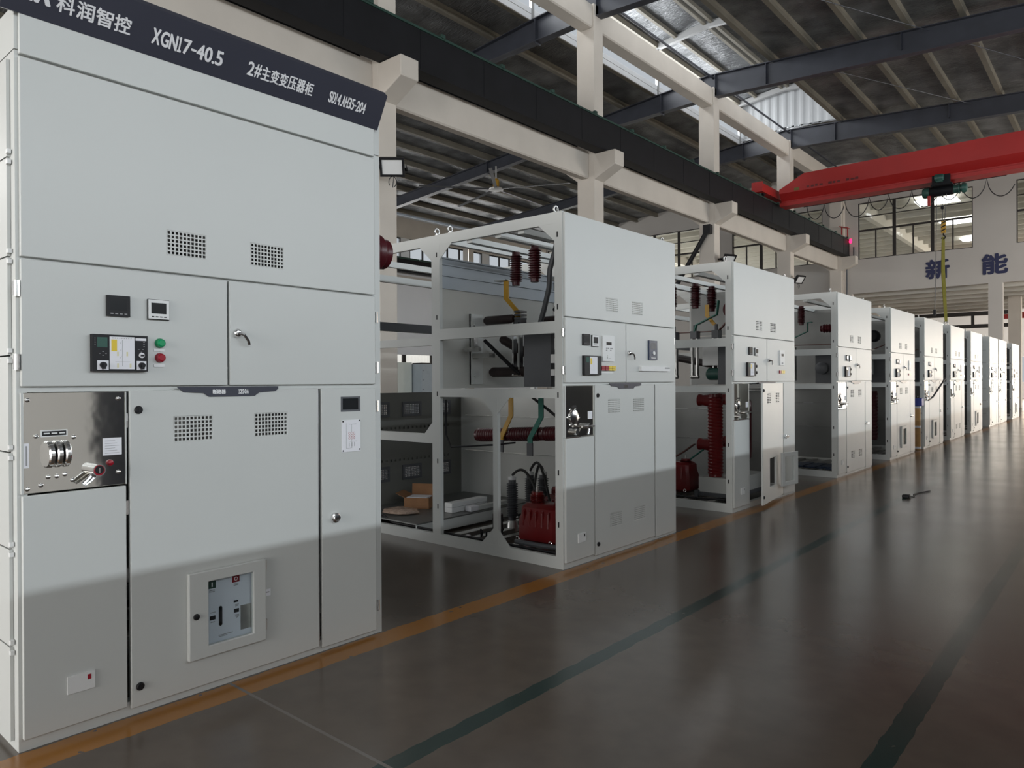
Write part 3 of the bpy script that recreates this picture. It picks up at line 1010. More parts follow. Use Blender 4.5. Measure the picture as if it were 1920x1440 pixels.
def cabinet(y0, W, label, style, closed_left=False, closed_right=True, inner=None, ajar=False, window=False, low_vents=False, header=False, relay=False):
    s = W / 1.75
    T = thing('switchgear_cabinet', label, 'electrical cabinet', (0, y0, 0), 'switchgear cabinets in the row')
    Y = lambda v: v * s
    # ---------------- frame
    fr = MB()
    p = 0.035
    for yy in (0, W - p):
        fr.box(-0.07, 0, yy, yy + p, 0.09, H - 0.085)
        fr.box(-1.41, -1.31, yy, yy + p, 0.09, H - 0.085)
        fr.box(DEP, DEP + 0.07, yy, yy + p, 0.09, H - 0.085)
        fr.box(DEP, 0, yy, yy + p, 0, 0.09)
        fr.box(DEP, 0, yy, yy + p, H - 0.085, H)
        fr.box(-1.31, -0.07, yy, yy + p, 1.765, 1.855)
        fr.box(-1.31, -0.07, yy, yy + p, 1.275, 1.345)
        fr.box(DEP + 0.07, -1.41, yy, yy + p, 1.72, 1.79)
        fr.box(DEP + 0.07, -1.41, yy, yy + p, 0.87, 0.95)
        if style == 'metering':
            fr.box(-0.70, -0.65, yy, yy + p, 0.09, 1.275)
            g = 0.13
            fr.prism([(-0.70, yy + 0.001, 0.09), (-0.65, yy + 0.001, 0.09), (-0.65 + g, yy + 0.001, 0.09), (-0.65, yy + 0.001, 0.09 + g), (-0.70, yy + 0.001, 0.09 + g), (-0.70 - g, yy + 0.001, 0.09)], (0, 0.006, 0))
            fr.prism([(-0.70, yy + 0.001, 1.275), (-0.70 - g, yy + 0.001, 1.275), (-0.70, yy + 0.001, 1.275 - g), (-0.65, yy + 0.001, 1.275 - g), (-0.65 + g, yy + 0.001, 1.275)], (0, 0.006, 0))
        for (xx, sx) in ((-0.07, -1), (-1.31, 1), (-1.41, -1)):
            zt = H - 0.085
            fr.prism([(xx, yy + 0.001, zt), (xx + sx * 0.15, yy + 0.001, zt), (xx, yy + 0.001, zt - 0.13)], (0, 0.006, 0))
        if style != 'metering':
            fr.prism([(-1.31, yy + 0.001, 1.275), (-1.31 + 0.14, yy + 0.001, 1.275), (-1.31, yy + 0.001, 1.275 - 0.13)], (0, 0.006, 0))
            fr.prism([(-1.31, yy + 0.001, 0.09), (-1.31 + 0.14, yy + 0.001, 0.09), (-1.31, yy + 0.001, 0.09 + 0.13)], (0, 0.006, 0))
        fr.prism([(-1.41, yy + 0.001, 0.95), (-1.41 - 0.1, yy + 0.001, 0.95), (-1.41, yy + 0.001, 0.95 + 0.1)], (0, 0.006, 0))
    for xx in (-0.07, -1.38, DEP):
        fr.box(xx + 0.02, xx + 0.07 - (0 if xx < -0.1 else 0.0), p, W - p, H - 0.06, H)
        fr.box(xx + 0.02, xx + 0.07, p, W - p, 0.0, 0.06)
    fr.box(-0.03, 0, p, W - p, 1.37, 1.395)
    fr.box(-0.03, 0, p, W - p, 1.87, 1.89)
    fr.box(-0.03, -0.001, Y(1.69), W - p, 0.062, H - 0.062)
    if closed_left is False and style != 'plain':
        # fixing slots and small bolts seen on the open side posts
        fr.mat(1)
        for z in (0.33, 0.72, 1.3, 1.96, 2.5):
            fr.box(-0.048, -0.036, -0.001, 0.002, z - 0.02, z + 0.02)
            fr.box(-1.35, -1.338, -0.001, 0.002, z - 0.02, z + 0.02)
    fr.build('frame', ['paint', 'black'], T)
    eye(T, -0.10, 0.06)
    eye(T, -0.10, W - 0.06)
    if not closed_left:
        eye(T, -1.36, 0.02)
        eye(T, -1.20, 0.02)
    # ---------------- sheets
    def side(yy, nm):
        mb = MB()
        zz = [0.03, 0.395, 0.77, 1.14, 1.51, 1.89, 2.27, 2.648]
        for a, b in zip(zz[:-1], zz[1:]):
            mb.box(DEP + 0.04, -0.05, yy, yy + 0.012, a + 0.003, b - 0.003)
        mb.mat(1)
        for z in zz[1:-1]:
            for d in (-0.02, 0.02):
                mb.box(-0.052, -0.03, yy - 0.003, yy + 0.01, z + d - 0.008, z + d + 0.008)
        return mb.build(nm, ['paint', 'whitepl'], T)
    if closed_left:
        side(-0.013, 'side_panel')
    if closed_right:
        mb = MB()
        yy = W - p - 0.012
        zz = [0.10, 0.62, 1.02, 1.27]
        for a, b in zip(zz[:-1], zz[1:]):
            mb.box(-2.68, -0.075, yy, yy + 0.01, a + 0.002, b - 0.002)
            mb.box(-2.68, -0.075, yy - 0.012, yy, b - 0.006, b - 0.002)
        if style != 'metering':
            mb.box(-1.38, -0.075, yy, yy + 0.01, 1.35, 2.0)
            mb.box(-1.38, -0.075, yy, yy + 0.01, 2.01, 2.58)
        mb.build('side_panel', 'paint' if style in ('first', 'metering') else 'shade_grey', T)
    if header or style == 'plain':
        side(W + 0.001, 'side_panel')
    if closed_left:
        MB().box(DEP + 0.02, -0.02, 0.02, W - 0.02, H, H + 0.004).build('roof_panel', 'paint', T)
    # rear wall with its vents
    rz1 = 2.6 if (closed_left or style == 'plain') else 1.29
    vents = []
    for z in (1.06, 0.38):
        for yv in (0.38, 0.83, 1.28):
            vents.append((Y(yv), Y(yv) + 0.22, z, z + 0.11))
    slots = []
    if inner:
        for z in (0.90, 0.56):
            slots += [(0.1 + k * 0.06, 0.125 + k * 0.06, z, z + 0.025) for k in range(int((W - 0.25) / 0.06))]
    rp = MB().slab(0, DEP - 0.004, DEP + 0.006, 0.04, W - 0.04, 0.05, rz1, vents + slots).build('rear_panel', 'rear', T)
    if inner:
        for v in vents:
            gm = grille(v[0], v[1], v[2], v[3], 10, 6, x0=DEP + 0.0, x1=DEP + 0.012)
            gm.slab(0, DEP + 0.0, DEP + 0.022, v[0] - 0.025, v[1] + 0.025, v[2] - 0.025, v[3] + 0.025, [v])
            gm.build('vent_grille', 'greyplate', rp)
        for z in (0.90, 0.56):
            MB().box(DEP - 0.03, DEP - 0.015, 0.05, W - 0.05, z - 0.02, z + 0.045).build('slot_blocker', 'rear', rp)  # added behind the slots to block light so they read dark
        mb = MB().box(DEP, DEP + 0.05, 0.03, W - 0.03, 1.94, 2.03)
        mb.build('rear_crossbar', 'greyplate', T)
        mb = MB().box(DEP, DEP + 0.05, 0.03, W - 0.03, 2.45, 2.52)
        mb.build('rear_crossbar', 'paint', T)
    # floor plate and shelf
    MB().slab(2, 0.118, 0.13, DEP + 0.05, -1.66, 0.036, W - 0.05).build('floor_plate', 'shade_grey', T)
    MB().box(-1.672, -1.66, 0.036, W - 0.05, 0.02, 0.117).build('floor_riser', 'paint', T)
    if inner:
        mb = MB()
        for x in (-1.25, -1.05, -0.85, -0.6, -0.3):
            mb.box(x - 0.05, x + 0.02, 0.04, W - 0.04, 0.045, 0.075)
        mb.build('floor_channels', 'zinc', T)
        MB().slab(2, 1.29, 1.30, -1.35, -0.02, 0.03, W - 0.03, [(-1.2, -0.45, 0.25, W - 0.3)]).build('shelf', 'paint_in', T)
    # ---------------- front: upper cover
    x0, x1 = 0.0, 0.02
    ya, yb = Y(0.012), Y(1.70)
    if style == 'plain':
        vU = [(Y(0.56), Y(0.73), 1.97, 2.07), (Y(0.95), Y(1.12), 1.97, 2.07)]
    else:
        vU = [(Y(0.56), Y(0.735), 1.965, 2.07), (Y(0.955), Y(1.13), 1.965, 2.07)]
    cov = MB().slab(0, x0, x1, ya, yb, 1.887, 2.645 if header else 2.662, vU).build('upper_cover', 'paint', T, bevel=0.003)
    if style in ('first', 'metering'):
        gs = (10, 6, 0.68, 0.68) if style == 'first' else (10, 7, 0.55, 0.55)
    else:
        gs = (2, 6, 0.84, 0.5)
    for v in vU:
        grille(*v, *gs).build('vent_grille', 'paint', cov)
    if header:
        MB().slab(0, 0, 0.02, ya, yb, 2.655, 2.86).build('header_panel', 'paint', T, bevel=0.003)
        MB().box(-0.9, 0.0, 0.0, W, H + 0.005, 2.84).build('header_box', 'paint', T)
        # tilted sign board
        bn = MB().prism([(0.0, -0.05, 2.812), (0.022, -0.05, 2.805), (0.112, -0.05, 2.972), (0.085, -0.05, 3.0), (0.0, -0.05, 3.0)], (0, 1.75 * s + 0.02, 0)).build('sign_board', 'banner', T)
        ln = Vector((0.112 - 0.022, 0, 2.972 - 2.805)).normalized()
        tilt = math.atan2(0.112 - 0.022, 2.972 - 2.805)
        nrm = Vector((ln.z, 0, -ln.x))

        def onb(y, u):
            return Vector((0.022, y, 2.805)) + ln * u + nrm * 0.001
        B = lambda body, ya_, yb_, hh, uu, **k: sign_text(body, onb((ya_ + yb_) / 2, uu), yb_ - ya_, hh, 'letter', bn, tilt=tilt, **k)
        B('KR', -0.005, 0.105, 0.058, 0.088, bold=0.06, shear=0.35)
        B('科润智控', 0.128, 0.398, 0.064, 0.084, bold=0.02)
        B('XGN17-40.5', 0.487, 0.797, 0.060, 0.084, bold=0.03)
        B('2#主变变压器柜', 0.922, 1.275, 0.060, 0.088, bold=0.018)
        B('SD14.AH35-204', 1.375, 1.605, 0.054, 0.088, bold=0.018)
    # ---------------- instrument doors
    sp = 0.84 if style == 'first' else 0.86
    z0, z1 = 1.392, 1.878
    dl = MB().slab(0, x0, x1, ya, Y(sp) - 0.005, z0, z1).build('instrument_door', 'paint', T, bevel=0.003)
    dr = MB().slab(0, x0, x1, Y(sp) + 0.005, yb, z0, z1).build('relay_door', 'paint', T, bevel=0.003)
    for z in (1.765, 1.485):
        hinge(MB(), Y(0.002), z).build('hinge', 'chrome', dl)
        hinge(MB(), Y(1.715), z).build('hinge', 'chrome', dr)
    # handle on the right door
    yh, zh = (Y(sp + 0.04), 1.635)
    mb = MB().lathe([(0.02, 0), (0.021, 0.012), (0.016, 0.022), (0.012, 0.024)], (0.02, yh, zh), (1, 0, 0), 14)
    mb.tube([(0.04, yh, zh), (0.055, yh + 0.02, zh - 0.008), (0.052, yh + 0.042, zh - 0.035), (0.048, yh + 0.048, zh - 0.052)], 0.008, 8)
    mb.build('handle', 'chrome', dr)

    def meter(y, z, w, hgt, white, parent):
        m = MB().box(0.02, 0.034, y, y + w, z, z + hgt)
        m.mat(1).box(0.034, 0.0345, y + w * 0.12, y + w * 0.86, z + hgt * 0.28, z + hgt * 0.84)
        m.mat(2)
        for k in range(4):
            yy_ = y + w * (0.14 + 0.2 * k)
            m.box(0.034, 0.036, yy_, yy_ + w * 0.12, z + hgt * 0.09, z + hgt * 0.14)
        if white:
            m.mat(1).box(0.018, 0.03, y - 0.002, y + w + 0.002, z - 0.003, z + hgt + 0.002)
        return m.build('panel_meter', ['whitepl' if white else 'black', 'screen', 'black' if white else 'greyink'], parent, bevel=0.002)

    def controller(y, z, w, hgt, parent, full=True):
        m = MB().box(0.02, 0.045, y, y + w, z, z + hgt)
        m.mat(1).box(0.045, 0.0455, y + w * 0.30, y + w * 0.75, z + hgt * 0.06, z + hgt * 0.95)
        m.mat(2).box(0.045, 0.0458, y + w * 0.08, y + w * 0.26, z + hgt * 0.65, z + hgt * 0.92)
        m.mat(3).box(0.0455, 0.046, y + w * 0.33, y + w * 0.43, z + hgt * 0.55, z + hgt * 0.87)
        m.mat(1)
        if full:
            m.box(0.045, 0.046, y + w * 0.08, y + w * 0.28, z + hgt * 0.04, z + hgt * 0.29)
            m.box(0.045, 0.046, y + w * 0.79, y + w * 0.97, z + hgt * 0.04, z + hgt * 0.29)
            m.box(0.045, 0.046, y + w * 0.77, y + w * 0.97, z + hgt * 0.86, z + hgt * 0.93)
            m.lathe([(w * 0.055, 0), (w * 0.05, 0.006)], (0.045, y + w * 0.885, z + hgt * 0.45), (1, 0, 0), 14)
        m.mat(0)
        if full:
            for f in (0.18, 0.88):
                m.lathe([(w * 0.06, 0), (w * 0.055, 0.012)], (0.046, y + w * f, z + hgt * 0.17), (1, 0, 0), 14)
                m.box(0.046, 0.064, y + w * f - 0.005, y + w * f + 0.005, z + hgt * 0.06, z + hgt * 0.2)
            m.box(0.051, 0.058, y + w * 0.855, y + w * 0.915, z + hgt * 0.425, z + hgt * 0.475)
        m.mat(4)
        m.box(0.0455, 0.046, y + w * 0.525, y + w * 0.53, z + hgt * 0.14, z + hgt * 0.86)
        m.box(0.0455, 0.046, y + w * 0.40, y + w * 0.67, z + hgt * 0.262, z + hgt * 0.268)
        if full:
            for fz in (0.36, 0.56, 0.76):
                m.prism([(0.0455, y + w * 0.48, z + hgt * fz), (0.0455, y + w * 0.485, z + hgt * fz), (0.0455, y + w * 0.515, z + hgt * (fz + 0.06)), (0.0455, y + w * 0.51, z + hgt * (fz + 0.06))], (0.0005, 0, 0))
            for k in range(9):
                m.box(0.0455, 0.046, y + w * (0.35 + 0.041 * k), y + w * (0.365 + 0.041 * k), z + hgt * 0.9, z + hgt * 0.925)
            m.mat(5)
            for (fy, fz) in ((0.43, 0.10), (0.66, 0.10), (0.43, 0.42), (0.60, 0.42)):
                m.box(0.0455, 0.0458, y + w * fy, y + w * (fy + 0.03), z + hgt * fz, z + hgt * (fz + 0.12))
            m.mat(6)
            for k in range(4):
                m.box(0.045, 0.0455, y + w * 0.035, y + w * 0.055, z + hgt * (0.72 + 0.055 * k), z + hgt * (0.735 + 0.055 * k))
            for (fy, fz) in ((0.185, 0.53), (0.185, 0.43), (0.125, 0.48), (0.235, 0.48), (0.83, 0.62), (0.91, 0.62), (0.93, 0.70), (0.93, 0.76), (0.93, 0.82), (0.88, 0.545)):
                m.box(0.045, 0.0455, y + w * (fy - 0.015), y + w * (fy + 0.015), z + hgt * (fz - 0.006), z + hgt * (fz + 0.006))
        return m.build('status_controller', ['black', 'label', 'lcd', 'yellowlamp', 'greyink', principled_cache('pale_yellow_mark', (0.70, 0.66, 0.42)), 'greyink'], parent, bevel=0.0)

    def lamp(y, z, mat, parent, nm='pilot_lamp'):
        return MB().lathe([(0.021, 0), (0.021, 0.006), (0.018, 0.010), (0.017, 0.022), (0.012, 0.026)], (0.02, y, z), (1, 0, 0), 16).build(nm, mat, parent)

    if style == 'first':
        meter(0.31, 1.68, 0.090, 0.085, False, dl)
        meter(0.475, 1.678, 0.086, 0.082, True, dl)
        controller(0.25, 1.452, 0.215, 0.15, dl)
        lamp(0.525, 1.575, 'greenlamp', dl)
        lamp(0.525, 1.512, 'redlamp', dl)
        for z in (1.545, 1.478):
            MB().box(0.02, 0.0225, 0.50, 0.545, z - 0.006, z + 0.006).build('name_strip', 'whitepl', dl)
    elif style == 'metering':
        meter(0.225, 1.68, 0.092, 0.085, False, dl)
        meter(0.35, 1.675, 0.085, 0.085, True, dl)
        controller(0.225, 1.45, 0.23, 0.15, dl, full=False)
        m = MB().box(0.02, 0.032, 0.495, 0.665, 1.56, 1.765)
        m.mat(1).box(0.032, 0.033, 0.545, 0.62, 1.69, 1.715)
        m.mat(2)
        for (yy_, zz_) in ((0.54, 1.66), (0.565, 1.66), (0.60, 1.66), (0.62, 1.66), (0.54, 1.645), (0.60, 1.645), (0.555, 1.585), (0.585, 1.582)):
            m.box(0.032, 0.034, yy_, yy_ + 0.016, zz_, zz_ + 0.008)
        m.mat(0).box(0.032, 0.036, 0.56, 0.60, 1.585, 1.61)
        m.build('protection_relay', ['whitepl', 'screen', 'greyink'], dl, bevel=0.002)
        for k, c in enumerate(('redlamp', 'redlamp', 'yellowlamp', 'yellowlamp')):
            m = MB()
            for z in (1.487, 1.507):
                m.box(0.02, 0.034, 0.478 + 0.052 * k, 0.524 + 0.052 * k, z, z + 0.017)
            m.build('terminal_switch', c, dl)
        MB().box(0.02, 0.0225, 0.465, 0.66, 1.464, 1.474).build('name_strip', 'whitepl', dl)
        m = MB().box(0.02, 0.035, 1.215, 1.355, 1.585, 1.755)
        m.mat(1).box(0.035, 0.0355, 1.24, 1.33, 1.68, 1.735)
        m.mat(2).lathe([(0.018, 0), (0.016, 0.008)], (0.035, 1.29, 1.645), (1, 0, 0), 12).box(0.035, 0.037, 1.245, 1.325, 1.60, 1.606)
        m.build('arc_relay', ['bluelab', 'greyplate', 'whitepl'], dr, bevel=0.003)
        m = MB().box(0.02, 0.045, 1.065, 1.565, 1.487, 1.528)
        m.mat(1).box(0.045, 0.0455, 1.47, 1.56, 1.51, 1.522)
        m.build('name_strip', ['whitepl', 'greyink'], dr)
    else:
        meter(Y(0.36), 1.685, 0.09, 0.085, False, dl)
        meter(Y(0.52), 1.68, 0.085, 0.085, True, dl)
        controller(Y(0.30), 1.45, 0.22, 0.15, dl, full=False)
        for k, z in enumerate((1.56, 1.49)):
            lamp(Y(0.30) + 0.25, z, 'black', dl)
        if relay:
            m = MB().box(0.02, 0.032, Y(1.22), Y(1.22) + 0.15, 1.58, 1.76)
            m.mat(1).box(0.032, 0.033, Y(1.22) + 0.04, Y(1.22) + 0.11, 1.69, 1.72)
            m.mat(2).box(0.032, 0.034, Y(1.22) + 0.05, Y(1.22) + 0.09, 1.60, 1.615)
            m.build('protection_relay', ['whitepl', 'screen', 'greyink'], dr)
            for k, c in enumerate(('redlamp', 'yellowlamp', 'yellowlamp')):
                MB().box(0.02, 0.032, Y(1.21) + 0.058 * k, Y(1.21) + 0.05 + 0.058 * k, 1.485, 1.52).build('terminal_switch', c, dr)
    # ---------------- lower left: mechanism panel and its cover
    mz0, mz1 = 0.982, 1.368
    mirror = style != 'x'
    mp = MB().slab(0, x0, 0.012, Y(0.018), Y(0.385), mz0, mz1).build('mechanism_panel', 'mirror', T, bevel=0.002)
    MB().box(0, 0.016, Y(0.010), Y(0.0179), mz0, mz1).build('edge_strip', 'paint', mp)
    MB().box(0, 0.016, Y(0.3851), Y(0.389), mz0, mz1).build('edge_strip', 'paint', mp)
    if style == 'first':
        for k in range(3):
            yk = 0.100 + 0.028 * k
            prof = [(0.008, -0.012), (0.047, -0.011), (0.052, -0.006), (0.052, 0.006), (0.047, 0.011), (0.008, 0.012)]
            MB().lathe(prof, (0.022, yk, 1.128), (0, 1, 0), 28).build('selector_wheel', 'chrome', mp)
        m = MB().box(0.012, 0.016, 0.075, 0.168, 1.196, 1.222)
        m.mat(1).box(0.016, 0.0165, 0.08, 0.163, 1.2, 1.218)
        m.mat(0)
        for k in range(3):
            m.box(0.0165, 0.017, 0.085 + 0.027 * k, 0.105 + 0.027 * k, 1.207, 1.212)
        m.build('name_strip', ['whitepl', 'black'], mp)
        m = MB().box(0.012, 0.0145, 0.018, 0.036, 1.08, 1.175)
        m.mat(1).box(0.0145, 0.015, 0.025, 0.03, 1.09, 1.165)
        m.build('paper_label', ['label', 'greyink'], mp)
        m = MB().box(0.012, 0.0145, 0.298, 0.37, 1.107, 1.178)
        m.mat(1)
        for k in range(6):
            m.box(0.0145, 0.015, 0.305, 0.36 - 0.008 * (k % 3), 1.115 + 0.01 * k, 1.1165 + 0.01 * k)
        m.build('paper_label', ['label', 'greyink'], mp)
        MB().lathe([(0.013, 0), (0.013, 0.006), (0.010, 0.016), (0.006, 0.018)], (0.012, 0.324, 1.076), (1, 0, 0), 14).build('push_button', 'redlamp', mp)
        m = MB().cyl((0.012, 0.262, 1.055), (0.075, 0.262, 1.055), 0.024, n=20)
        m.mat(1).lathe([(0.021, 0), (0.020, 0.0015)], (0.075, 0.262, 1.055), (1, 0, 0), 20)
        m.mat(2).lathe([(0.017, 0), (0.016, 0.003)], (0.075, 0.262, 1.057), (1, 0, 0), 20)
        m.mat(0).box(0.0765, 0.0785, 0.2595, 0.2645, 1.045, 1.065)
        m.mat(0).tube([(0.05, 0.25, 1.045), (0.062, 0.222, 1.02), (0.066, 0.205, 1.005)], 0.008, 8)
        m.tube([(0.05, 0.258, 1.035), (0.062, 0.235, 1.015), (0.066, 0.212, 1.0)], 0.007, 8)
        m.build('crank_handle', ['chrome', 'redlamp', 'black'], mp)
        for (yy_, zz_) in ((0.032, 1.34), (0.358, 1.34), (0.03, 1.0), (0.357, 1.035), (0.075, 1.01), (0.19, 1.19), (0.185, 1.02), (0.10, 1.04), (0.13, 1.04), (0.158, 1.045), (0.06, 1.2)):
            MB().lathe([(0.009, 0), (0.008, 0.006), (0.003, 0.009)], (0.012, yy_, zz_), (1, 0, 0), 12).build('cap_screw', 'chrome', mp)
    else:
        yc = Y(0.12)
        MB().lathe([(0.055, 0), (0.052, 0.012), (0.03, 0.016), (0.01, 0.02)], (0.012, yc, 1.13), (1, 0, 0), 20).build('selector_wheel', 'chrome', mp)
        for k in range(6):
            a = k * math.pi / 3
            MB().lathe([(0.009, 0), (0.006, 0.012)], (0.012, yc + 0.066 * math.cos(a), 1.13 + 0.066 * math.sin(a)), (1, 0, 0), 8).build('cap_screw', 'chrome', mp)
        m = MB().cyl((0.012, Y(0.27), 1.055), (0.06, Y(0.27), 1.055), 0.02, n=14).tube([(0.055, Y(0.17), 1.058), (0.058, Y(0.33), 1.058)], 0.008, 8).tube([(0.05, Y(0.27), 1.05), (0.06, Y(0.24), 1.0)], 0.008, 8)
        m.build('crank_handle', 'chrome', mp)
        MB().cyl((0.012, Y(0.12), 1.02), (0.05, Y(0.12), 1.02), 0.022, n=14).build('drive_socket', 'chrome', mp)
        MB().box(0.012, 0.014, Y(0.31), Y(0.37), 1.11, 1.17).build('paper_label', 'label', mp)
        MB().box(0.012, 0.018, Y(0.10), Y(0.15), 1.205, 1.22).build('name_strip', 'black', mp)
    lc = MB().slab(0, x0, x1, Y(0.012), Y(0.385), 0.048, 0.975).build('lower_cover', 'paint', T, bevel=0.003)
    m = MB().box(0.02, 0.027, Y(0.158), Y(0.158) + 0.10, 0.175, 0.245)
    m.mat(1).box(0.027, 0.028, Y(0.158) + 0.072, Y(0.158) + 0.086, 0.215, 0.235)
    m.build('socket_plate', ['whitepl', 'redlamp' if style == 'first' else 'black'], lc, bevel=0.002)
    # ---------------- middle door
    ma, mbb = Y(0.40), Y(1.325)
    vL = [(Y(0.585), Y(0.76), 1.145, 1.255), (Y(0.97), Y(1.145), 1.145, 1.255)]
    if low_vents:
        vL += [(Y(0.61), Y(0.785), 0.225, 0.335), (Y(0.985), Y(1.16), 0.225, 0.335)]
    hol_ = list(vL)
    if window:
        hol_.append((Y(0.70), Y(0.975), 0.20, 0.52))
    md = MB().slab(0, x0, x1, ma, mbb, 0.035, 1.372, hol_).build('circuit_breaker_door', 'paint', T, bevel=0.003)
    for v in vL:
        grille(*v, *gs).build('vent_grille', 'paint', md)
    # trapezoid name plate
    c = (ma + mbb) / 2 - 0.02
    tp = [(0.02, c - 0.245 * s, 1.385), (0.02, c - 0.215 * s, 1.362), (0.02, c - 0.125 * s, 1.357), (0.02, c - 0.1 * s, 1.34), (0.02, c + 0.125 * s, 1.34), (0.02, c + 0.15 * s, 1.357), (0.02, c + 0.235 * s, 1.362), (0.02, c + 0.25 * s, 1.372), (0.02, c + 0.25 * s, 1.385)]
    if style != 'bare':
        np_ = MB().prism(tp, (0.006, 0, 0)).build('name_plate', 'banner', md if not ajar else T)
    if style == 'first':
        lettering('断路器', (0.0265, 0.79, 1.362), 0.062, 0.021, 'letter', md, bold=0.03)
        sign_text('1250A', (0.0265, 0.91, 1.362), 0.05, 0.02, 'letter', md)
    elif style == 'metering':
        MB().box(0.026, 0.03, c - 0.03, c + 0.03, 1.348, 1.372).build('latch_plate', 'chrome', md)
    for z in (1.29, 0.12):
        lk = MB().lathe([(0.017, 0), (0.017, 0.006), (0.013, 0.01)], (0.02, ma + 0.035, z), (1, 0, 0), 14)
        lk.box(0.029, 0.033, ma + 0.031, ma + 0.039, z - 0.009, z + 0.009)
        lk.build('lock', 'black', md)
    if style == 'first':
        MB().box(0.004, 0.018, mbb - 0.004, mbb + 0.004, 0.04, 1.37).build('hinge', 'zinc', md)
    if window:
        wf = MB().slab(0, 0.02, 0.045, Y(0.635), Y(1.01), 0.165, 0.555, [(Y(0.725), Y(0.945), 0.215, 0.505)]).build('inspection_window', 'paint', md, bevel=0.004)
        if style == 'first':
            q = 0.003
            MB().box(0.033, 0.036, 0.725, 0.945, 0.215, 0.505).build('window_pane', 'glass', T)
            m = MB().box(-0.012, -0.006, 0.70, 0.97, 0.19, 0.54)
            m.mat(1).box(-0.006, -0.003, 0.737, 0.772, 0.463, 0.497)
            m.mat(2).box(-0.006, -0.003, 0.853, 0.888, 0.468, 0.50)
            m.mat(3).box(-0.003, -0.0025, 0.752, 0.757, 0.470, 0.49)
            m.lathe([(0.009, 0), (0.0085, 0.0006)], (-0.003, 0.8705, 0.484), (1, 0, 0), 16)
            m.mat(2).lathe([(0.006, 0), (0.0055, 0.0004)], (-0.0024, 0.8705, 0.484), (1, 0, 0), 14)
            m.mat(4).box(-0.006, -0.004, 0.787, 0.803, 0.29, 0.365)
            m.lathe([(0.008, 0), (0.008, 0.002)], (-0.006, 0.795, 0.29), (1, 0, 0), 12).lathe([(0.008, 0), (0.008, 0.002)], (-0.006, 0.795, 0.365), (1, 0, 0), 12)
            m.box(-0.006, -0.004, 0.86, 0.882, 0.373, 0.382).box(-0.006, -0.004, 0.861, 0.885, 0.325, 0.342).box(-0.006, -0.004, 0.744, 0.77, 0.318, 0.336)
            m.mat(5)
            for (yy_, zz_, ww) in ((0.742, 0.452, 0.026), (0.742, 0.446, 0.026), (0.86, 0.458, 0.024), (0.86, 0.452, 0.024), (0.867, 0.360, 0.018), (0.867, 0.354, 0.016), (0.866, 0.312, 0.02), (0.866, 0.306, 0.02), (0.87, 0.300, 0.012), (0.745, 0.350, 0.026), (0.748, 0.306, 0.02), (0.785, 0.237, 0.07), (0.787, 0.231, 0.04)):
                m.box(-0.006, -0.0045, yy_, yy_ + ww, zz_, zz_ + 0.003)
            m.mat(6).box(-0.006, -0.003, 0.893, 0.946, 0.238, 0.352)
            m.v = [(p[0] + 0.0205, p[1], p[2]) for p in m.v]
            m.build('breaker_faceplate', [principled_cache('white_blue_faceplate', (0.68, 0.72, 0.80)), principled_cache('green_tile', (0.01, 0.045, 0.035)), principled_cache('red_tile', (0.2, 0.004, 0.015)), 'letter', 'black', 'greyink', 'zinc'], T)
            MB().lathe([(0.014, 0), (0.014, 0.006), (0.01, 0.009)], (0.045, 0.667, 0.36), (1, 0, 0), 14).build('window_lock', 'black', md)
            m = MB().box(0.02, 0.022, 1.01, 1.047, 0.367, 0.400)
            m.mat(1).box(0.022, 0.0225, 1.014, 1.04, 0.383, 0.388)
            m.build('paper_tag', ['label', 'greyink'], md)
            for z in (0.52, 0.235):
                MB().cyl((0.03, 1.015, z - 0.025), (0.03, 1.015, z + 0.025), 0.007, n=8).build('window_hinge', 'zinc', md)
        else:
            pane = MB().box(0.030, 0.033, Y(0.725), Y(0.945), 0.215, 0.505).build('window_pane', 'glass', md)
            if ajar:
                pv = Vector((0.05, Y(1.02), 0))
                for o in (wf, pane):
                    o.matrix_local = Matrix.Translation(pv) @ Matrix.Rotation(math.radians(166), 4, 'Z') @ Matrix.Translation(-pv)
            else:
                MB().box(0.018, 0.019, Y(0.705), Y(0.97), 0.205, 0.515).build('window_back', 'black', md)
    # ---------------- right narrow door
    rd_a = Y(1.345)
    hol_ = [(2.33 - 0.86, 2.45 - 0.86, 1.25, 1.322)] if style == 'first' else []
    rd = MB().slab(0, x0, x1, rd_a, yb, 0.025, 1.372, hol_).build('cable_door', 'paint', T, bevel=0.003)
    if style == 'first':
        MB().slab(0, 0.012, 0.021, 1.466, 1.594, 1.246, 1.326, [(1.478, 1.582, 1.256, 1.316)]).build('peep_window', 'greyplate', rd)
        MB().box(0.014, 0.016, 1.472, 1.588, 1.25, 1.32).build('peep_window_pane', 'screen', rd)
        m = MB().box(0.02, 0.023, 1.47, 1.592, 1.03, 1.2)
        m.mat(1)
        for (yy_, zz_) in ((1.477, 1.193), (1.585, 1.195), (1.478, 1.037), (1.586, 1.04)):
            m.lathe([(0.004, 0), (0.004, 0.003)], (0.023, yy_, zz_), (1, 0, 0), 8)
        m.mat(2).box(0.023, 0.0235, 1.498, 1.4992, 1.05, 1.183).box(0.023, 0.0235, 1.534, 1.5352, 1.05, 1.175).box(0.023, 0.0235, 1.516, 1.565, 1.176, 1.178).box(0.023, 0.0235, 1.498, 1.536, 1.049, 1.0502).box(0.023, 0.0235, 1.52, 1.57, 1.084, 1.0852)
        for k in range(3):
            m.box(0.023, 0.0235, 1.515 + 0.018 * k, 1.519 + 0.018 * k, 1.058, 1.08)
        m.mat(3)
        for k in range(3):
            for j in range(3):
                m.lathe([(0.0065, 0), (0.006, 0.0006)], (0.023, 1.519 + 0.016 * k, 1.103 + 0.013 * j), (1, 0, 0), 10)
        m.mat(0)
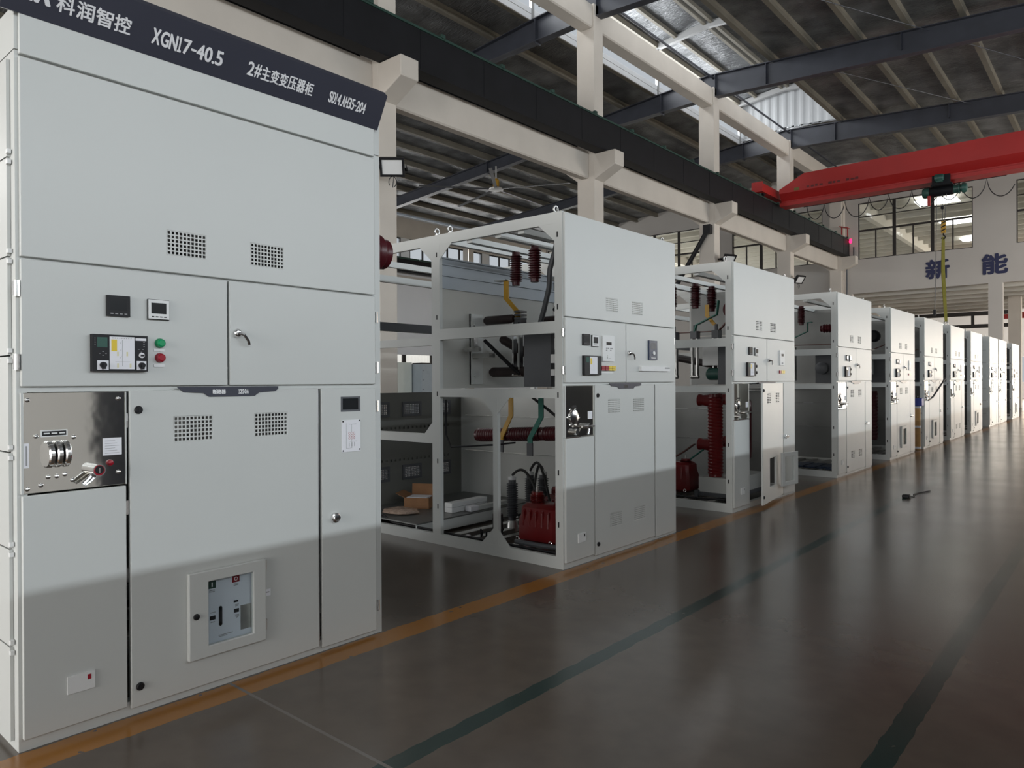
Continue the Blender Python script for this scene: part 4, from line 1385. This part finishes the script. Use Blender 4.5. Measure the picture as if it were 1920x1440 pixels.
        for k in range(3):
            for j in range(3):
                m.lathe([(0.0045, 0), (0.004, 0.0002)], (0.0236, 1.519 + 0.016 * k, 1.103 + 0.013 * j), (1, 0, 0), 10)
        m.build('diagram_plate', ['label', 'black', 'greyink', principled_cache('pink_ink', (0.45, 0.18, 0.18))], rd)
        MB().lathe([(0.028, 0), (0.026, 0.012), (0.018, 0.016), (0.018, 0.026), (0.008, 0.028)], (0.02, 1.425, 0.69), (1, 0, 0), 20).build('knob', 'chrome', rd)
        for z in (1.27, 0.16):
            hinge(MB(), 1.715, z).build('hinge', 'chrome', rd)
    elif style != 'metering':
        m = MB().lathe([(0.026, 0), (0.024, 0.012), (0.015, 0.016), (0.015, 0.03), (0.006, 0.032)], (0.02, rd_a + 0.06, 0.72), (1, 0, 0), 16)
        m.box(0.035, 0.05, rd_a + 0.01, rd_a + 0.11, 0.712, 0.728)
        m.build('knob', 'chrome', rd)
    if ajar:
        # swing the middle door about its right edge
        a = math.radians(8.0)
        pv = Vector((0.0, mbb, 0))
        Rz = Matrix.Translation(pv) @ Matrix.Rotation(a, 4, 'Z') @ Matrix.Translation(-pv)
        md.matrix_local = Rz
    return T


def post_insulator(T, x, y, ztop, L, r0, r1, n, mat='resin', axis=(0, 0, -1), nm='post_insulator'):
    return MB().lathe(sheds(r0, r1, n, L), (x, y, ztop), axis, 20).build(nm, mat, T)


def busbar(T, pts, w, mat, wdir=(1, 0, 0), th=0.012):
    return MB().strip(pts, w, th, wdir).build('busbar', mat, T)


def roof_bars(T, W, xs, z=2.585):
    for x in xs:
        MB().box(x - 0.03, x + 0.03, 0.03, W - 0.03, z - 0.025, z + 0.02).build('roof_crossbar', 'paint', T)


# cabinet 1 : closed, with sign board
c1 = cabinet(0.86, 1.75, 'nearest cabinet with a dark lettered sign board along its top', 'first', closed_left=True, window=True, header=True)
MB().lathe([(0.03, 0), (0.12, 0.005), (0.13, 0.03), (0.10, 0.07), (0.11, 0.10), (0.085, 0.13), (0.09, 0.16), (0.05, 0.18)], (-0.18, 1.765, 2.165), (0, 1, 0), 24).build('wall_bushing', 'resin', c1)

# cabinet 2 : open side, metering components
y2, W2 = 4.325, 1.748
c2 = cabinet(y2, W2, 'second cabinet, side open, grey ribbed arresters beside a dark red transformer', 'metering', inner=True, low_vents=True)
roof_bars(c2, W2, (-0.42, -0.66, -0.98))
post_insulator(c2, -0.97, 0.62, 2.56, 0.30, 0.036, 0.056, 12)
post_insulator(c2, -0.66, 0.50, 2.56, 0.31, 0.036, 0.056, 12)
post_insulator(c2, -0.42, 1.20, 2.565, 0.31, 0.036, 0.056, 12)
# partition with bluish stepped upper sheet
mb = MB().box(-1.375, -1.365, 0.04, W2 - 0.05, 1.345, 2.22)
mb.build('partition', 'paint_in', c2)
mb = MB()
for k, (za, zb) in enumerate(((2.22, 2.34), (2.34, 2.44), (2.44, 2.50))):
    mb.box(-1.375 - 0.02 * k, -1.35 - 0.02 * k, 0.04, W2 - 0.05, za, zb)
    mb.box(-1.40 - 0.02 * k, -1.335 - 0.02 * k, 0.04, W2 - 0.05, zb - 0.012, zb)
mb.build('stepped_panel', 'film', c2)
busbar(c2, [(-1.07, 0.60, 2.31), (-1.07, 0.60, 2.15), (-0.95, 0.62, 2.02), (-0.95, 0.62, 1.9)], 0.055, 'yellow')
MB().box(-1.18, -1.045, 0.56, 0.64, 2.311, 2.321).build('busbar', 'zinc', c2)
m = MB()
for k in range(3):
    m.box(-0.955, -0.89, 0.57, 0.67, 1.955 + 0.03 * k, 1.972 + 0.03 * k)
m.box(-0.96, -0.885, 0.58, 0.66, 1.90, 1.955)
m.build('contact_jaw', 'greyplate', c2)
for (xa, xb, ya_, z, r) in ((-1.33, -0.98, 0.60, 1.965, 0.04), (-0.90, -0.62, 0.9, 1.965, 0.032)):
    MB().lathe([(r * 0.7, 0), (r, 0.02), (r, xb - xa - 0.02), (r * 0.7, xb - xa)], (xa, ya_, z), (1, 0, 0), 18).build('insulating_rod', 'tube', c2)
MB().lathe([(0.03, 0), (0.045, 0.03), (0.045, 0.62), (0.04, 0.66)], (-1.28, 0.62, 1.49), (1, 0, 0.0), 18).build('insulating_rod', 'tube', c2)
MB().lathe([(0.03, 0), (0.042, 0.03), (0.042, 0.36), (0.036, 0.4)], (-1.22, 0.7, 1.80), (0.9, 0.1, -0.46), 18).build('insulating_rod', 'tube', c2)
MB().lathe([(0.03, 0), (0.042, 0.03), (0.042, 0.36), (0.036, 0.4)], (-0.93, 0.95, 1.76), (0.9, 0.1, -0.42), 18).build('insulating_rod', 'tube', c2)
m = MB().box(-1.36, -1.345, 0.42, 0.58, 1.38, 2.02).box(-1.36, -1.33, 0.42, 0.43, 1.38, 2.02)
for z in (1.46, 1.70, 1.92):
    m.cyl((-1.345, 0.47, z), (-1.325, 0.47, z), 0.016, n=8)
m.build('mounting_bracket', 'paint', c2)
m = MB()
for dx in (-0.035, 0.035):
    m.box(-0.945 + dx - 0.008, -0.945 + dx + 0.008, 0.58, 0.63, 1.46, 1.93)
m.cyl((-1.0, 0.605, 1.47), (-0.89, 0.605, 1.47), 0.022, n=12)
m.build('switch_blade', 'chrome', c2)
MB().tube([(-1.60 + 0.3, 0.56, 1.78), (-0.98, 0.57, 1.53), (-0.9, 0.58, 1.47)], 0.018, 8).build('drive_rod', 'black', c2)
MB().box(-0.62, -0.34, 0.3, 1.5, 1.36, 1.86).build('control_box', 'greyplate', c2)
m = MB().box(-0.34, -0.28, 0.30, 0.5, 1.55, 1.62).box(-0.34, -0.30, 0.30, 0.5, 1.45, 1.5).box(-0.34, -0.26, 0.35, 0.45, 1.66, 1.75)
m.build('terminal_block', 'whitepl', c2)
m = MB().box(-1.32, -1.12, 0.42, 0.50, 1.62, 1.66).cyl((-1.3, 0.3, 1.69), (-1.12, 0.3, 1.69), 0.02, n=10).box(-1.2, -1.17, 0.28, 0.33, 1.69, 1.80)
m.build('drive_mechanism', 'zinc', c2)
# wiring harnesses
MB().tube([(-0.47, 0.575, 2.60), (-0.50, 0.575, 2.51), (-0.55, 0.57, 2.36), (-0.565, 0.575, 2.2), (-0.62, 0.575, 2.02), (-0.68, 0.58, 1.87)], 0.023, 8).build('wiring_harness', 'silicone', c2)
MB().tube([(-0.10, 0.30, 2.16), (-0.3, 0.4, 2.08), (-0.45, 0.5, 2.0)], 0.018, 8).build('wiring_harness', 'black', c2)
MB().tube([(-1.29, 0.05, 1.25), (-1.29, 0.05, 0.95), (-1.26, 0.08, 0.84), (-0.95, 0.3, 0.86), (-0.8, 0.4, 0.88)], 0.008, 6).build('wiring_harness', 'black', c2)
MB().tube([(DEP + 0.1, 0.03, 0.12), (-2.4, 0.06, 0.10), (-2.2, 0.1, 0.14), (-2.0, 0.05, 0.10), (-1.5, 0.05, 0.10), (-1.2, 0.07, 0.09), (-0.95, 0.05, 0.10), (-0.5, 0.06, 0.095), (-0.1, 0.05, 0.10)], 0.011, 6).build('wiring_harness', 'black', c2)
MB().tube([(-0.55, 0.1, 0.12), (-0.3, 0.12, 0.115), (-0.1, 0.14, 0.12)], 0.02, 8).build('wiring_harness', 'silicone', c2)
# lower compartment
for (yy_, x0_) in ((0.62, -1.47), (0.62, -1.08), (0.62, -0.70)):
    MB().lathe(sheds(0.059, 0.064, 11, 0.37), (x0_ + 0.02, yy_, 0.905 + (x0_ + 1.47) * 0.055), (1, 0, 0.055), 20).build('bushing', 'resin', c2)
busbar(c2, [(-0.98, 0.55, 1.34), (-0.98, 0.55, 1.10), (-1.10, 0.55, 0.90), (-1.10, 0.55, 0.79)], 0.05, 'yellow')
busbar(c2, [(-0.56, 0.45, 1.34), (-0.56, 0.45, 1.10), (-0.68, 0.45, 0.92), (-0.68, 0.45, 0.80)], 0.05, 'green')
for x in (-1.10, -0.68):
    MB().box(x - 0.03, x + 0.03, 0.44 if x > -1 else 0.54, 0.455 if x > -1 else 0.555, 0.77, 0.88).build('terminal_plate', 'greyplate', c2)
MB().tube([(-0.75, 0.5, 1.30), (-0.5, 0.5, 1.15), (-0.35, 0.5, 1.05)], 0.012, 6).build('drive_rod', 'rubber', c2)
for (x, yy_, zb_) in ((-1.08, 0.68, 0.14), (-1.17, 1.05, 0.14), (-0.99, 1.02, 0.16)):
    a = MB().lathe(sheds(0.034, 0.053, 15, 0.37), (x, yy_, zb_), (0, 0, 1), 20).build('surge_arrester', 'silicone', c2)
    MB().lathe([(0.037, 0), (0.038, 0.004), (0.038, 0.026), (0.014, 0.03), (0.013, 0.05)], (x, yy_, zb_ + 0.37), (0, 0, 1), 14).build('arrester_cap', 'whitepl', a)
    MB().lathe([(0.06, -0.09), (0.055, -0.08), (0.05, -0.02), (0.04, 0)], (x, yy_, zb_), (0, 0, 1), 14).build('arrester_foot', 'zinc', a)


def arc(p0, p1, hgt, n=12):
    p0, p1 = Vector(p0), Vector(p1)
    return [p0.lerp(p1, k / n) + Vector((0, 0, hgt * math.sin(math.pi * k / n))) for k in range(n + 1)]


MB().tube(arc((-1.08, 0.68, 0.55), (-0.60, 0.44, 0.47), 0.11), 0.012, 8).build('lead_cable', 'rubber', c2)
MB().tube(arc((-1.17, 1.05, 0.55), (-0.58, 0.60, 0.34), 0.20), 0.012, 8).build('lead_cable', 'rubber', c2)
MB().tube(arc((-0.99, 1.02, 0.57), (-1.0, 0.86, 0.2), 0.2), 0.012, 8).build('lead_cable', 'rubber', c2)
# voltage transformer: cast body with two horned bushings
def transformer(T, x0, x1, ya, yb, z0, z1, horns, mat='redresin', nm='voltage_transformer'):
    m = MB()
    sec = [(z0, 0.03), (z0 + 0.03, 0.0), (z0 + (z1 - z0) * 0.55, 0.0), (z0 + (z1 - z0) * 0.72, 0.015), (z1 - 0.03, 0.02), (z1, 0.05)]
    vs = []
    for z, ins in sec:
        c_ = 0.03
        X0, X1, Y0, Y1 = x0 + ins, x1 - ins, ya + ins, yb - ins
        vs += [(X0 + c_, Y0, z), (X1 - c_, Y0, z), (X1, Y0 + c_, z), (X1, Y1 - c_, z), (X1 - c_, Y1, z), (X0 + c_, Y1, z), (X0, Y1 - c_, z), (X0, Y0 + c_, z)]
    fs = []
    for i in range(len(sec) - 1):
        for k in range(8):
            k2 = (k + 1) % 8
            fs.append((i * 8 + k, i * 8 + k2, i * 8 + 8 + k2, i * 8 + 8 + k))
    fs += [tuple(range(7, -1, -1)), tuple(range(len(vs) - 8, len(vs)))]
    m.add(vs, fs)
    body = m.build(nm, mat, T, bevel=0.006)
    r = MB()
    for k in range(5):
        x = x0 + (x1 - x0) * (0.18 + 0.16 * k)
        r.tube([(x, ya + 0.005, z0 + (z1 - z0) * 0.45), (x, ya + 0.008, z0 + (z1 - z0) * 0.8), (x, ya + 0.06, z1 - 0.01)], 0.012, 8)
    r.build('rib', mat, body)
    for (x, y, hh, rr) in horns:
        MB().lathe(sheds(rr * 0.85, rr * 1.05, 6, hh, 0.02), (x, y, z1 - 0.02), (0, 0, 1), 18).build('horn_bushing', mat, body)
        MB().cyl((x, y, z1 + hh - 0.03), (x, y, z1 + hh + 0.02), 0.012, n=8).build('terminal_stud', 'zinc', body)
    g = MB()
    for x in (x0 + 0.02, x1 - 0.04):
        pts = [(x + 0.016 * math.cos(a), ya - 0.01, z0 + 0.03 + 0.016 * math.sin(a)) for a in [2 * math.pi * k / 12 for k in range(13)]]
        g.tube(pts, 0.004, 6)
    g.build('lifting_ring', 'chrome', body)
    return body


transformer(c2, -0.66, -0.26, 0.24, 0.52, 0.080, 0.40, [(-0.58, 0.42, 0.10, 0.06), (-0.33, 0.42, 0.13, 0.055)])
transformer(c2, -0.78, -0.38, 0.70, 0.98, 0.080, 0.40, [(-0.70, 0.86, 0.08, 0.055), (-0.45, 0.86, 0.10, 0.05)])
m = MB().cyl((-0.92, 0.30, 0.07), (-0.92, 0.30, 0.27), 0.045, n=16).lathe([(0.052, 0), (0.052, 0.02)], (-0.92, 0.30, 0.13), (0, 0, 1), 16).lathe([(0.052, 0), (0.052, 0.02)], (-0.92, 0.30, 0.21), (0, 0, 1), 16)
m.build('sealing_sleeve', 'rubber', c2)
m = MB()
for (x, yy_) in ((-1.02, 0.2), (-0.98, 0.22), (-1.06, 0.25), (-1.1, 0.28)):
    m.cyl((x, yy_, 0.075), (x, yy_, 0.12), 0.008, n=6)
m.build('stud_bolt', 'black', c2)

# cabinet 3 : middle door ajar
y3, W3 = 7.32, 1.868
c3 = cabinet(y3, W3, 'third cabinet, middle door ajar and bright, red breaker inside', 'breaker', inner=True, ajar=True, window=True, relay=True)
roof_bars(c3, W3, (-0.42, -0.75, -1.15))
post_insulator(c3, -0.75, 0.68, 2.565, 0.30, 0.038, 0.062, 13)
post_insulator(c3, -0.60, 0.80, 2.53, 0.30, 0.038, 0.062, 13)
post_insulator(c3, -0.20, 0.66, 2.565, 0.34, 0.036, 0.056, 13)
post_insulator(c3, -1.02, 0.62, 2.565, 0.30, 0.036, 0.056, 13)
MB().lathe([(0.06, 0), (0.10, 0.02), (0.10, 0.2), (0.06, 0.24)], (-0.36, 0.78, 2.24), (0, 1, 0), 24).build('current_transformer', 'resin', c3)
busbar(c3, [(-0.60, 0.68, 2.30), (-0.60, 0.68, 2.17), (-0.50, 0.68, 2.05)], 0.05, 'yellow')
busbar(c3, [(-0.42, 0.60, 2.33), (-0.44, 0.60, 2.17), (-0.70, 0.60, 2.06), (-0.72, 0.60, 1.98)], 0.05, 'green', (0, 1, 0))
busbar(c3, [(-0.24, 0.66, 2.19), (-0.45, 0.66, 1.98), (-0.95, 0.66, 1.98)], 0.04, 'brownbus', (0, 1, 0))
for k in range(3):
    x = -1.0 + 0.27 * k
    m = MB()
    for dx in (-0.03, 0.03):
        m.box(x + dx - 0.008, x + dx + 0.008, 0.60, 0.65, 1.45, 1.9)
    m.cyl((x - 0.05, 0.62, 1.45), (x + 0.05, 0.62, 1.45), 0.022, n=12)
    m.build('switch_blade', 'zinc', c3)
    m = MB().box(x - 0.04, x + 0.04, 0.58, 0.68, 1.9, 1.99).cyl((x, 0.62, 1.99), (x, 0.62, 2.06), 0.02, n=8)
    m.build('contact_jaw', 'greyplate', c3)
MB().lathe([(0.03, 0), (0.045, 0.03), (0.045, 0.9), (0.04, 0.94)], (-1.25, 0.9, 1.72), (1, 0, -0.2), 18).build('insulating_rod', 'tube', c3)
MB().box(-0.60, -0.36, 0.55, 0.85, 1.58, 1.86).build('drive_cover', 'whitepl', c3)
MB().lathe([(0.05, 0), (0.07, 0.02), (0.07, 0.22), (0.05, 0.24)], (-0.56, 0.6, 1.48), (1, 0, 0), 16).build('gear_motor', 'hoistgreen', c3)
MB().box(-0.34, -0.06, 0.4, 1.5, 1.36, 1.86).build('control_box', 'greyplate', c3)
# red pole of the vacuum breaker
pole = MB().lathe(sheds(0.076, 0.088, 24, 0.95), (-0.42, 0.50, 0.30), (0, 0, 1), 20).build('breaker_pole', 'redresin', c3)
for k, yy_ in enumerate((0.50, 1.02)):
    if k:
        pole = MB().lathe(sheds(0.076, 0.088, 24, 0.95), (-0.42, yy_, 0.30), (0, 0, 1), 20).build('breaker_pole', 'redresin', c3)
    for z in (1.17, 0.66):
        MB().lathe([(0.07, 0), (0.075, 0.02), (0.06, 0.12), (0.07, 0.15), (0.07, 0.17)], (-0.45, yy_, z), (-1, 0, 0.05), 16).build('contact_arm', 'redresin', pole)
MB().box(-0.58, -0.16, 0.40, 1.3, 0.13, 0.30).build('breaker_base', 'paint', c3)
MB().box(-0.60, -0.56, 0.33, 0.38, 0.05, 0.15).box(-0.2, -0.16, 0.33, 0.38, 0.05, 0.15).box(-0.62, -0.14, 0.36, 1.3, 0.09, 0.13).build('truck_frame', 'greyplate', c3)
busbar(c3, [(-0.68, 0.50, 0.66), (-0.82, 0.50, 0.56), (-1.1, 0.5, 0.40)], 0.05, 'brownbus', (0, 1, 0))
busbar(c3, [(-0.62, 0.72, 0.62), (-0.85, 0.72, 0.45), (-1.0, 0.72, 0.36)], 0.04, 'green', (0, 1, 0))
transformer(c3, -1.20, -0.72, 0.42, 0.72, 0.09, 0.44, [(-1.1, 0.55, 0.06, 0.06), (-0.82, 0.55, 0.06, 0.06)], nm='current_transformer')
MB().lathe([(0.05, 0), (0.075, 0.04), (0.075, 0.66), (0.05, 0.70)], (-0.12, 0.62, 0.50), (0, 0, 1), 18).build('breaker_pole', 'resin', c3)
MB().tube([(-1.2, 0.05, 0.10), (-0.9, 0.07, 0.12), (-0.5, 0.06, 0.11), (-0.1, 0.06, 0.12)], 0.012, 6).build('wiring_harness', 'black', c3)

# cabinet 4 : lower compartment empty
y4, W4 = 10.884, 1.813
c4 = cabinet(y4, W4, 'fourth cabinet, one dark red insulator hanging in its open empty side', 'plainfront', inner=True, low_vents=True)
roof_bars(c4, W4, (-0.45, -0.9))
post_insulator(c4, -0.73, 0.70, 2.565, 0.30, 0.038, 0.06, 12)
MB().lathe(sheds(0.05, 0.068, 6, 0.3), (-0.45, 0.75, 2.2), (1, 0, 0), 18).build('bushing', 'resin', c4)
busbar(c4, [(-0.55, 0.66, 2.3), (-0.62, 0.66, 2.3), (-0.62, 0.66, 2.16), (-0.85, 0.66, 2.06)], 0.05, 'green', (0, 1, 0))
busbar(c4, [(-0.10, 0.66, 2.02), (-0.2, 0.66, 1.95), (-0.95, 0.66, 1.95)], 0.04, 'brownbus', (0, 1, 0))
for x in (-0.98, -0.82):
    MB().box(x - 0.03, x + 0.03, 0.58, 0.66, 1.4, 1.92).build('switch_blade', 'zinc', c4)
MB().box(-0.42, -0.06, 0.4, 1.5, 1.36, 1.86).build('control_box', 'greyplate', c4)
MB().lathe([(0.06, 0), (0.09, 0.02), (0.09, 0.10), (0.05, 0.13)], (-0.3, 0.38, 1.58), (0, -1, 0), 16).build('gear_motor', 'greyplate', c4)
m = MB()
for k in range(7):
    x = -0.85 + 0.1 * k
    m.box(x, x + 0.14, 0.3 + 0.05 * (k % 3), 0.9, 0.075 + 0.008 * (k % 2), 0.095 + 0.008 * (k % 2))
m.build('cable_clamp_strip', 'bluelab', c4)
MB().tube([(-1.0, 0.5, 1.25), (-1.0, 0.55, 1.1), (-1.15, 0.6, 0.85)], 0.015, 6).build('drive_rod', 'black', c4)

# cabinets 5 to 8 and 11
far = [(13.874, 1.873, 'fifth cabinet, open side with a round black bushing, dark socket behind its door', True),
       (16.559, 1.95, 'sixth cabinet, dark lever slanting across its front and a blue box before it', True),
       (19.338, 1.85, 'seventh cabinet, counted from the sign board one, with an open side', False),
       (22.108, 1.90, 'eighth cabinet, directly before the closed dark grey sided cabinet', True)]
for i, (yy_, ww, lab, win) in enumerate(far):
    c = cabinet(yy_, ww, lab, 'breaker', inner=True, window=win, relay=(i in (0, 2, 3)), low_vents=not win)
    roof_bars(c, ww, (-0.45, -0.9))
    post_insulator(c, -0.6, 0.7, 2.565, 0.30, 0.038, 0.06, 12)
    MB().lathe([(0.05, 0), (0.11, 0.01), (0.11, 0.08), (0.07, 0.12)], (-0.45, 0.85, 2.22), (0, -1, 0), 20).build('bushing', 'black', c)
    MB().box(-0.4, -0.06, 0.4, 1.5, 1.36, 1.86).build('control_box', 'greyplate', c)
    MB().box(-0.5, -0.36, 0.3, 0.45, 1.5, 1.8).build('terminal_block', 'whitepl', c)
    MB().lathe(sheds(0.085, 0.098, 14, 0.9), (-0.42, 0.55, 0.3), (0, 0, 1), 18).build('breaker_pole', 'resin', c)
    busbar(c, [(-0.2, 0.6, 2.05), (-0.4, 0.6, 1.97), (-1.0, 0.6, 1.95)], 0.04, 'brownbus', (0, 1, 0))
    if i == 1:
        MB().tube([(0.03, 0.32, 0.98), (0.08, 0.5, 1.05), (0.10, 1.72, 1.44)], 0.018, 8).build('operating_lever', 'black', c)
cabinet(25.389, 1.79, 'ninth cabinet, closed and standing against its right neighbour', 'breaker', closed_left=True, relay=True)
cabinet(27.30, 1.934, 'tenth cabinet, closed and pushed against the cabinet on its left', 'breaker', closed_left=True)
c = cabinet(30.742, 2.0, 'farthest cabinet of the row, at the right picture edge', 'breaker', inner=True, window=True, relay=True)
MB().box(-0.4, -0.06, 0.4, 1.5, 1.36, 1.86).build('control_box', 'greyplate', c)

# ------------------------------------------------------------------ loose things in and near the cabinets
b = thing('parts_box', 'long white cardboard box on the floor of the second cabinet', 'box', (-1.85, y2 + 0.87, 0.131), None, 0.03)
mb = MB().box(-0.05, 0.05, -0.26, 0.26, 0, 0.095)
mb.build('box_body', 'whitepl', b, bevel=0.003)
MB().box(-0.0512, 0.0512, -0.2612, 0.2612, 0.05, 0.053).build('lid_seam', 'greyink', b)
b = thing('packing_tube', 'white wrapped long profile lying beside the white cardboard box', 'profile', (-1.73, y2 + 1.02, 0.131), None, 0.03)
MB().box(-0.03, 0.03, -0.20, 0.32, 0, 0.045).build('profile_bar', 'paint', b, bevel=0.006)
MB().box(-0.042, 0.042, -0.26, -0.14, 0, 0.055).build('wrapping', 'label', b, bevel=0.012)
b = thing('carton', 'open brown cardboard carton on the rear floor of the second cabinet', 'box', (-2.30, y2 + 0.66, 0.131), None, 0.5)
MB().slab(2, 0, 0.11, -0.13, 0.13, -0.12, 0.12, [(-0.122, 0.122, -0.112, 0.112)]).box(-0.13, 0.13, -0.12, 0.12, 0, 0.006).build('carton_body', 'carton', b)
MB().prism([(-0.13, 0.12, 0.11), (0.13, 0.12, 0.11), (0.13, 0.13, 0.22), (-0.13, 0.13, 0.22)], (0, 0.004, 0)).prism([(-0.13, -0.12, 0.11), (-0.13, 0.12, 0.11), (-0.22, 0.12, 0.15), (-0.22, -0.12, 0.15)], (0, 0, 0.004)).build('flap', 'carton', b)
MB().box(-0.11, 0.1, -0.1, 0.08, 0.10, 0.112).build('paper_sheet', 'label', b)
b = MB()
rr = random.Random(3)
vs = []
for j in range(5):
    for i in range(12):
        a = 2 * math.pi * i / 12
        r_ = [0.10, 0.13, 0.12, 0.07, 0.01][j] * (1 + 0.25 * rr.uniform(-1, 1))
        vs.append((r_ * math.cos(a) * 1.4, r_ * math.sin(a), [0, 0.012, 0.03, 0.045, 0.05][j] + rr.uniform(0, 0.008)))
fs = [(j * 12 + i, j * 12 + (i + 1) % 12, j * 12 + 12 + (i + 1) % 12, j * 12 + 12 + i) for j in range(4) for i in range(12)] + [tuple(range(11, -1, -1)), tuple(range(48, 60))]
b.add(vs, fs)
tag(b.build('plastic_bag', 'bagplastic', loc=(-2.18, y2 + 0.30, 0.132)), 'small shiny plastic bag of copper parts left of the brown carton', 'bag')
for k, (x, yy_, ww, lab) in enumerate(((-0.78, 0.16, 0.06, 'small white wiring label below the middle post of the second cabinet'), (-0.47, 0.14, 0.05, 'small white plastic piece before the dark red transformer'), (-1.12, 0.13, 0.05, 'white cable tag left of the metal floor channels'))):
    mb = MB().box(-0.02, 0.02, -ww / 2, ww / 2, 0, 0.014).box(-0.008, 0.008, -ww / 2 - 0.02, -ww / 2, 0, 0.006)
    tag(mb.build('wiring_tag', 'label', loc=(x, y2 + yy_, 0.076 if k else 0.08), bevel=0.004), lab, 'tag')

b = thing('timber_batten', 'upright brown timber batten with pale ties before the sixth cabinet', 'timber', (-0.05, 16.25, 0))
MB().box(-0.05, 0.05, -0.04, 0.04, 0, 0.88).build('batten', 'wood', b, bevel=0.004)
for z in (0.04, 0.46, 0.85):
    MB().box(-0.058, 0.058, -0.048, 0.048, z - 0.015, z + 0.025).build('tie', 'label', b)
b = thing('tool_box', 'blue plastic tool box standing on the timber batten', 'box', (-0.05, 16.25, 0.882))
MB().box(-0.10, 0.10, -0.10, 0.10, 0, 0.15).build('body', 'bluebox', b, bevel=0.008)
MB().tube([(0, -0.06, 0.15), (0, -0.05, 0.18), (0, 0.05, 0.18), (0, 0.06, 0.15)], 0.008, 8).build('handle', 'black', b)
b = thing('power_plug', 'small black power plug with a short cable lying on the green floor line', 'plug', (1.17, 9.55, 0))
MB().tube([(0.03, 0.03, 0.008), (0.06, 0.16, 0.008), (0.02, 0.30, 0.008), (0.05, 0.50, 0.008), (0.12, 0.72, 0.008)], 0.006, 6).build('cable', 'rubber', b)
MB().box(-0.035, 0.045, -0.04, 0.05, 0.0, 0.04).build('plug_body', 'black', b, bevel=0.01)

# cabinets standing in the left bay
def far_unit(x, y, w, d, hgt, mat, label, ):
    t = thing('equipment_cabinet', label, 'cabinet', (x, y, 0))
    MB().box(-d / 2, d / 2, -w / 2, w / 2, 0.08, hgt).build('body', mat, t, bevel=0.01)
    MB().box(-d / 2 + 0.03, d / 2 - 0.03, -w / 2 + 0.03, w / 2 - 0.03, 0, 0.08).build('plinth', 'greyplate', t)
    m = MB().box(d / 2, d / 2 + 0.012, -w / 2 + 0.03, w / 2 - 0.03, 0.12, hgt - 0.04)
    m.box(-d / 2 + 0.05, d / 2 - 0.05, -w / 2 - 0.012, -w / 2, 0.12, hgt - 0.04)
    m.build('door', mat, t)
    m = MB()
    for k in range(5):
        m.cyl((d / 2 + 0.012, -w / 2 + 0.1, 0.3 + k * 0.4), (d / 2 + 0.025, -w / 2 + 0.1, 0.3 + k * 0.4), 0.02, n=8)
    m.build('bolt', 'greyplate', t)
    return t


far_unit(-20.6, 20.18, 0.95, 1.0, 2.25, 'paleunit', 'pale greenish cabinet in the left bay seen through the second cabinet frame')
far_unit(-20.0, 21.14, 0.84, 0.8, 2.18, 'greyunit', 'blue-grey bolted cabinet right of the pale greenish one in the left bay')
t = MB().box(-0.3, 0.3, -0.25, 0.25, 0, 0.05)
tag(t.build('cable_coil', 'black', loc=(-20.0, 21.1, 2.185)), 'flat black bundle lying on the blue-grey bolted cabinet', 'cable')
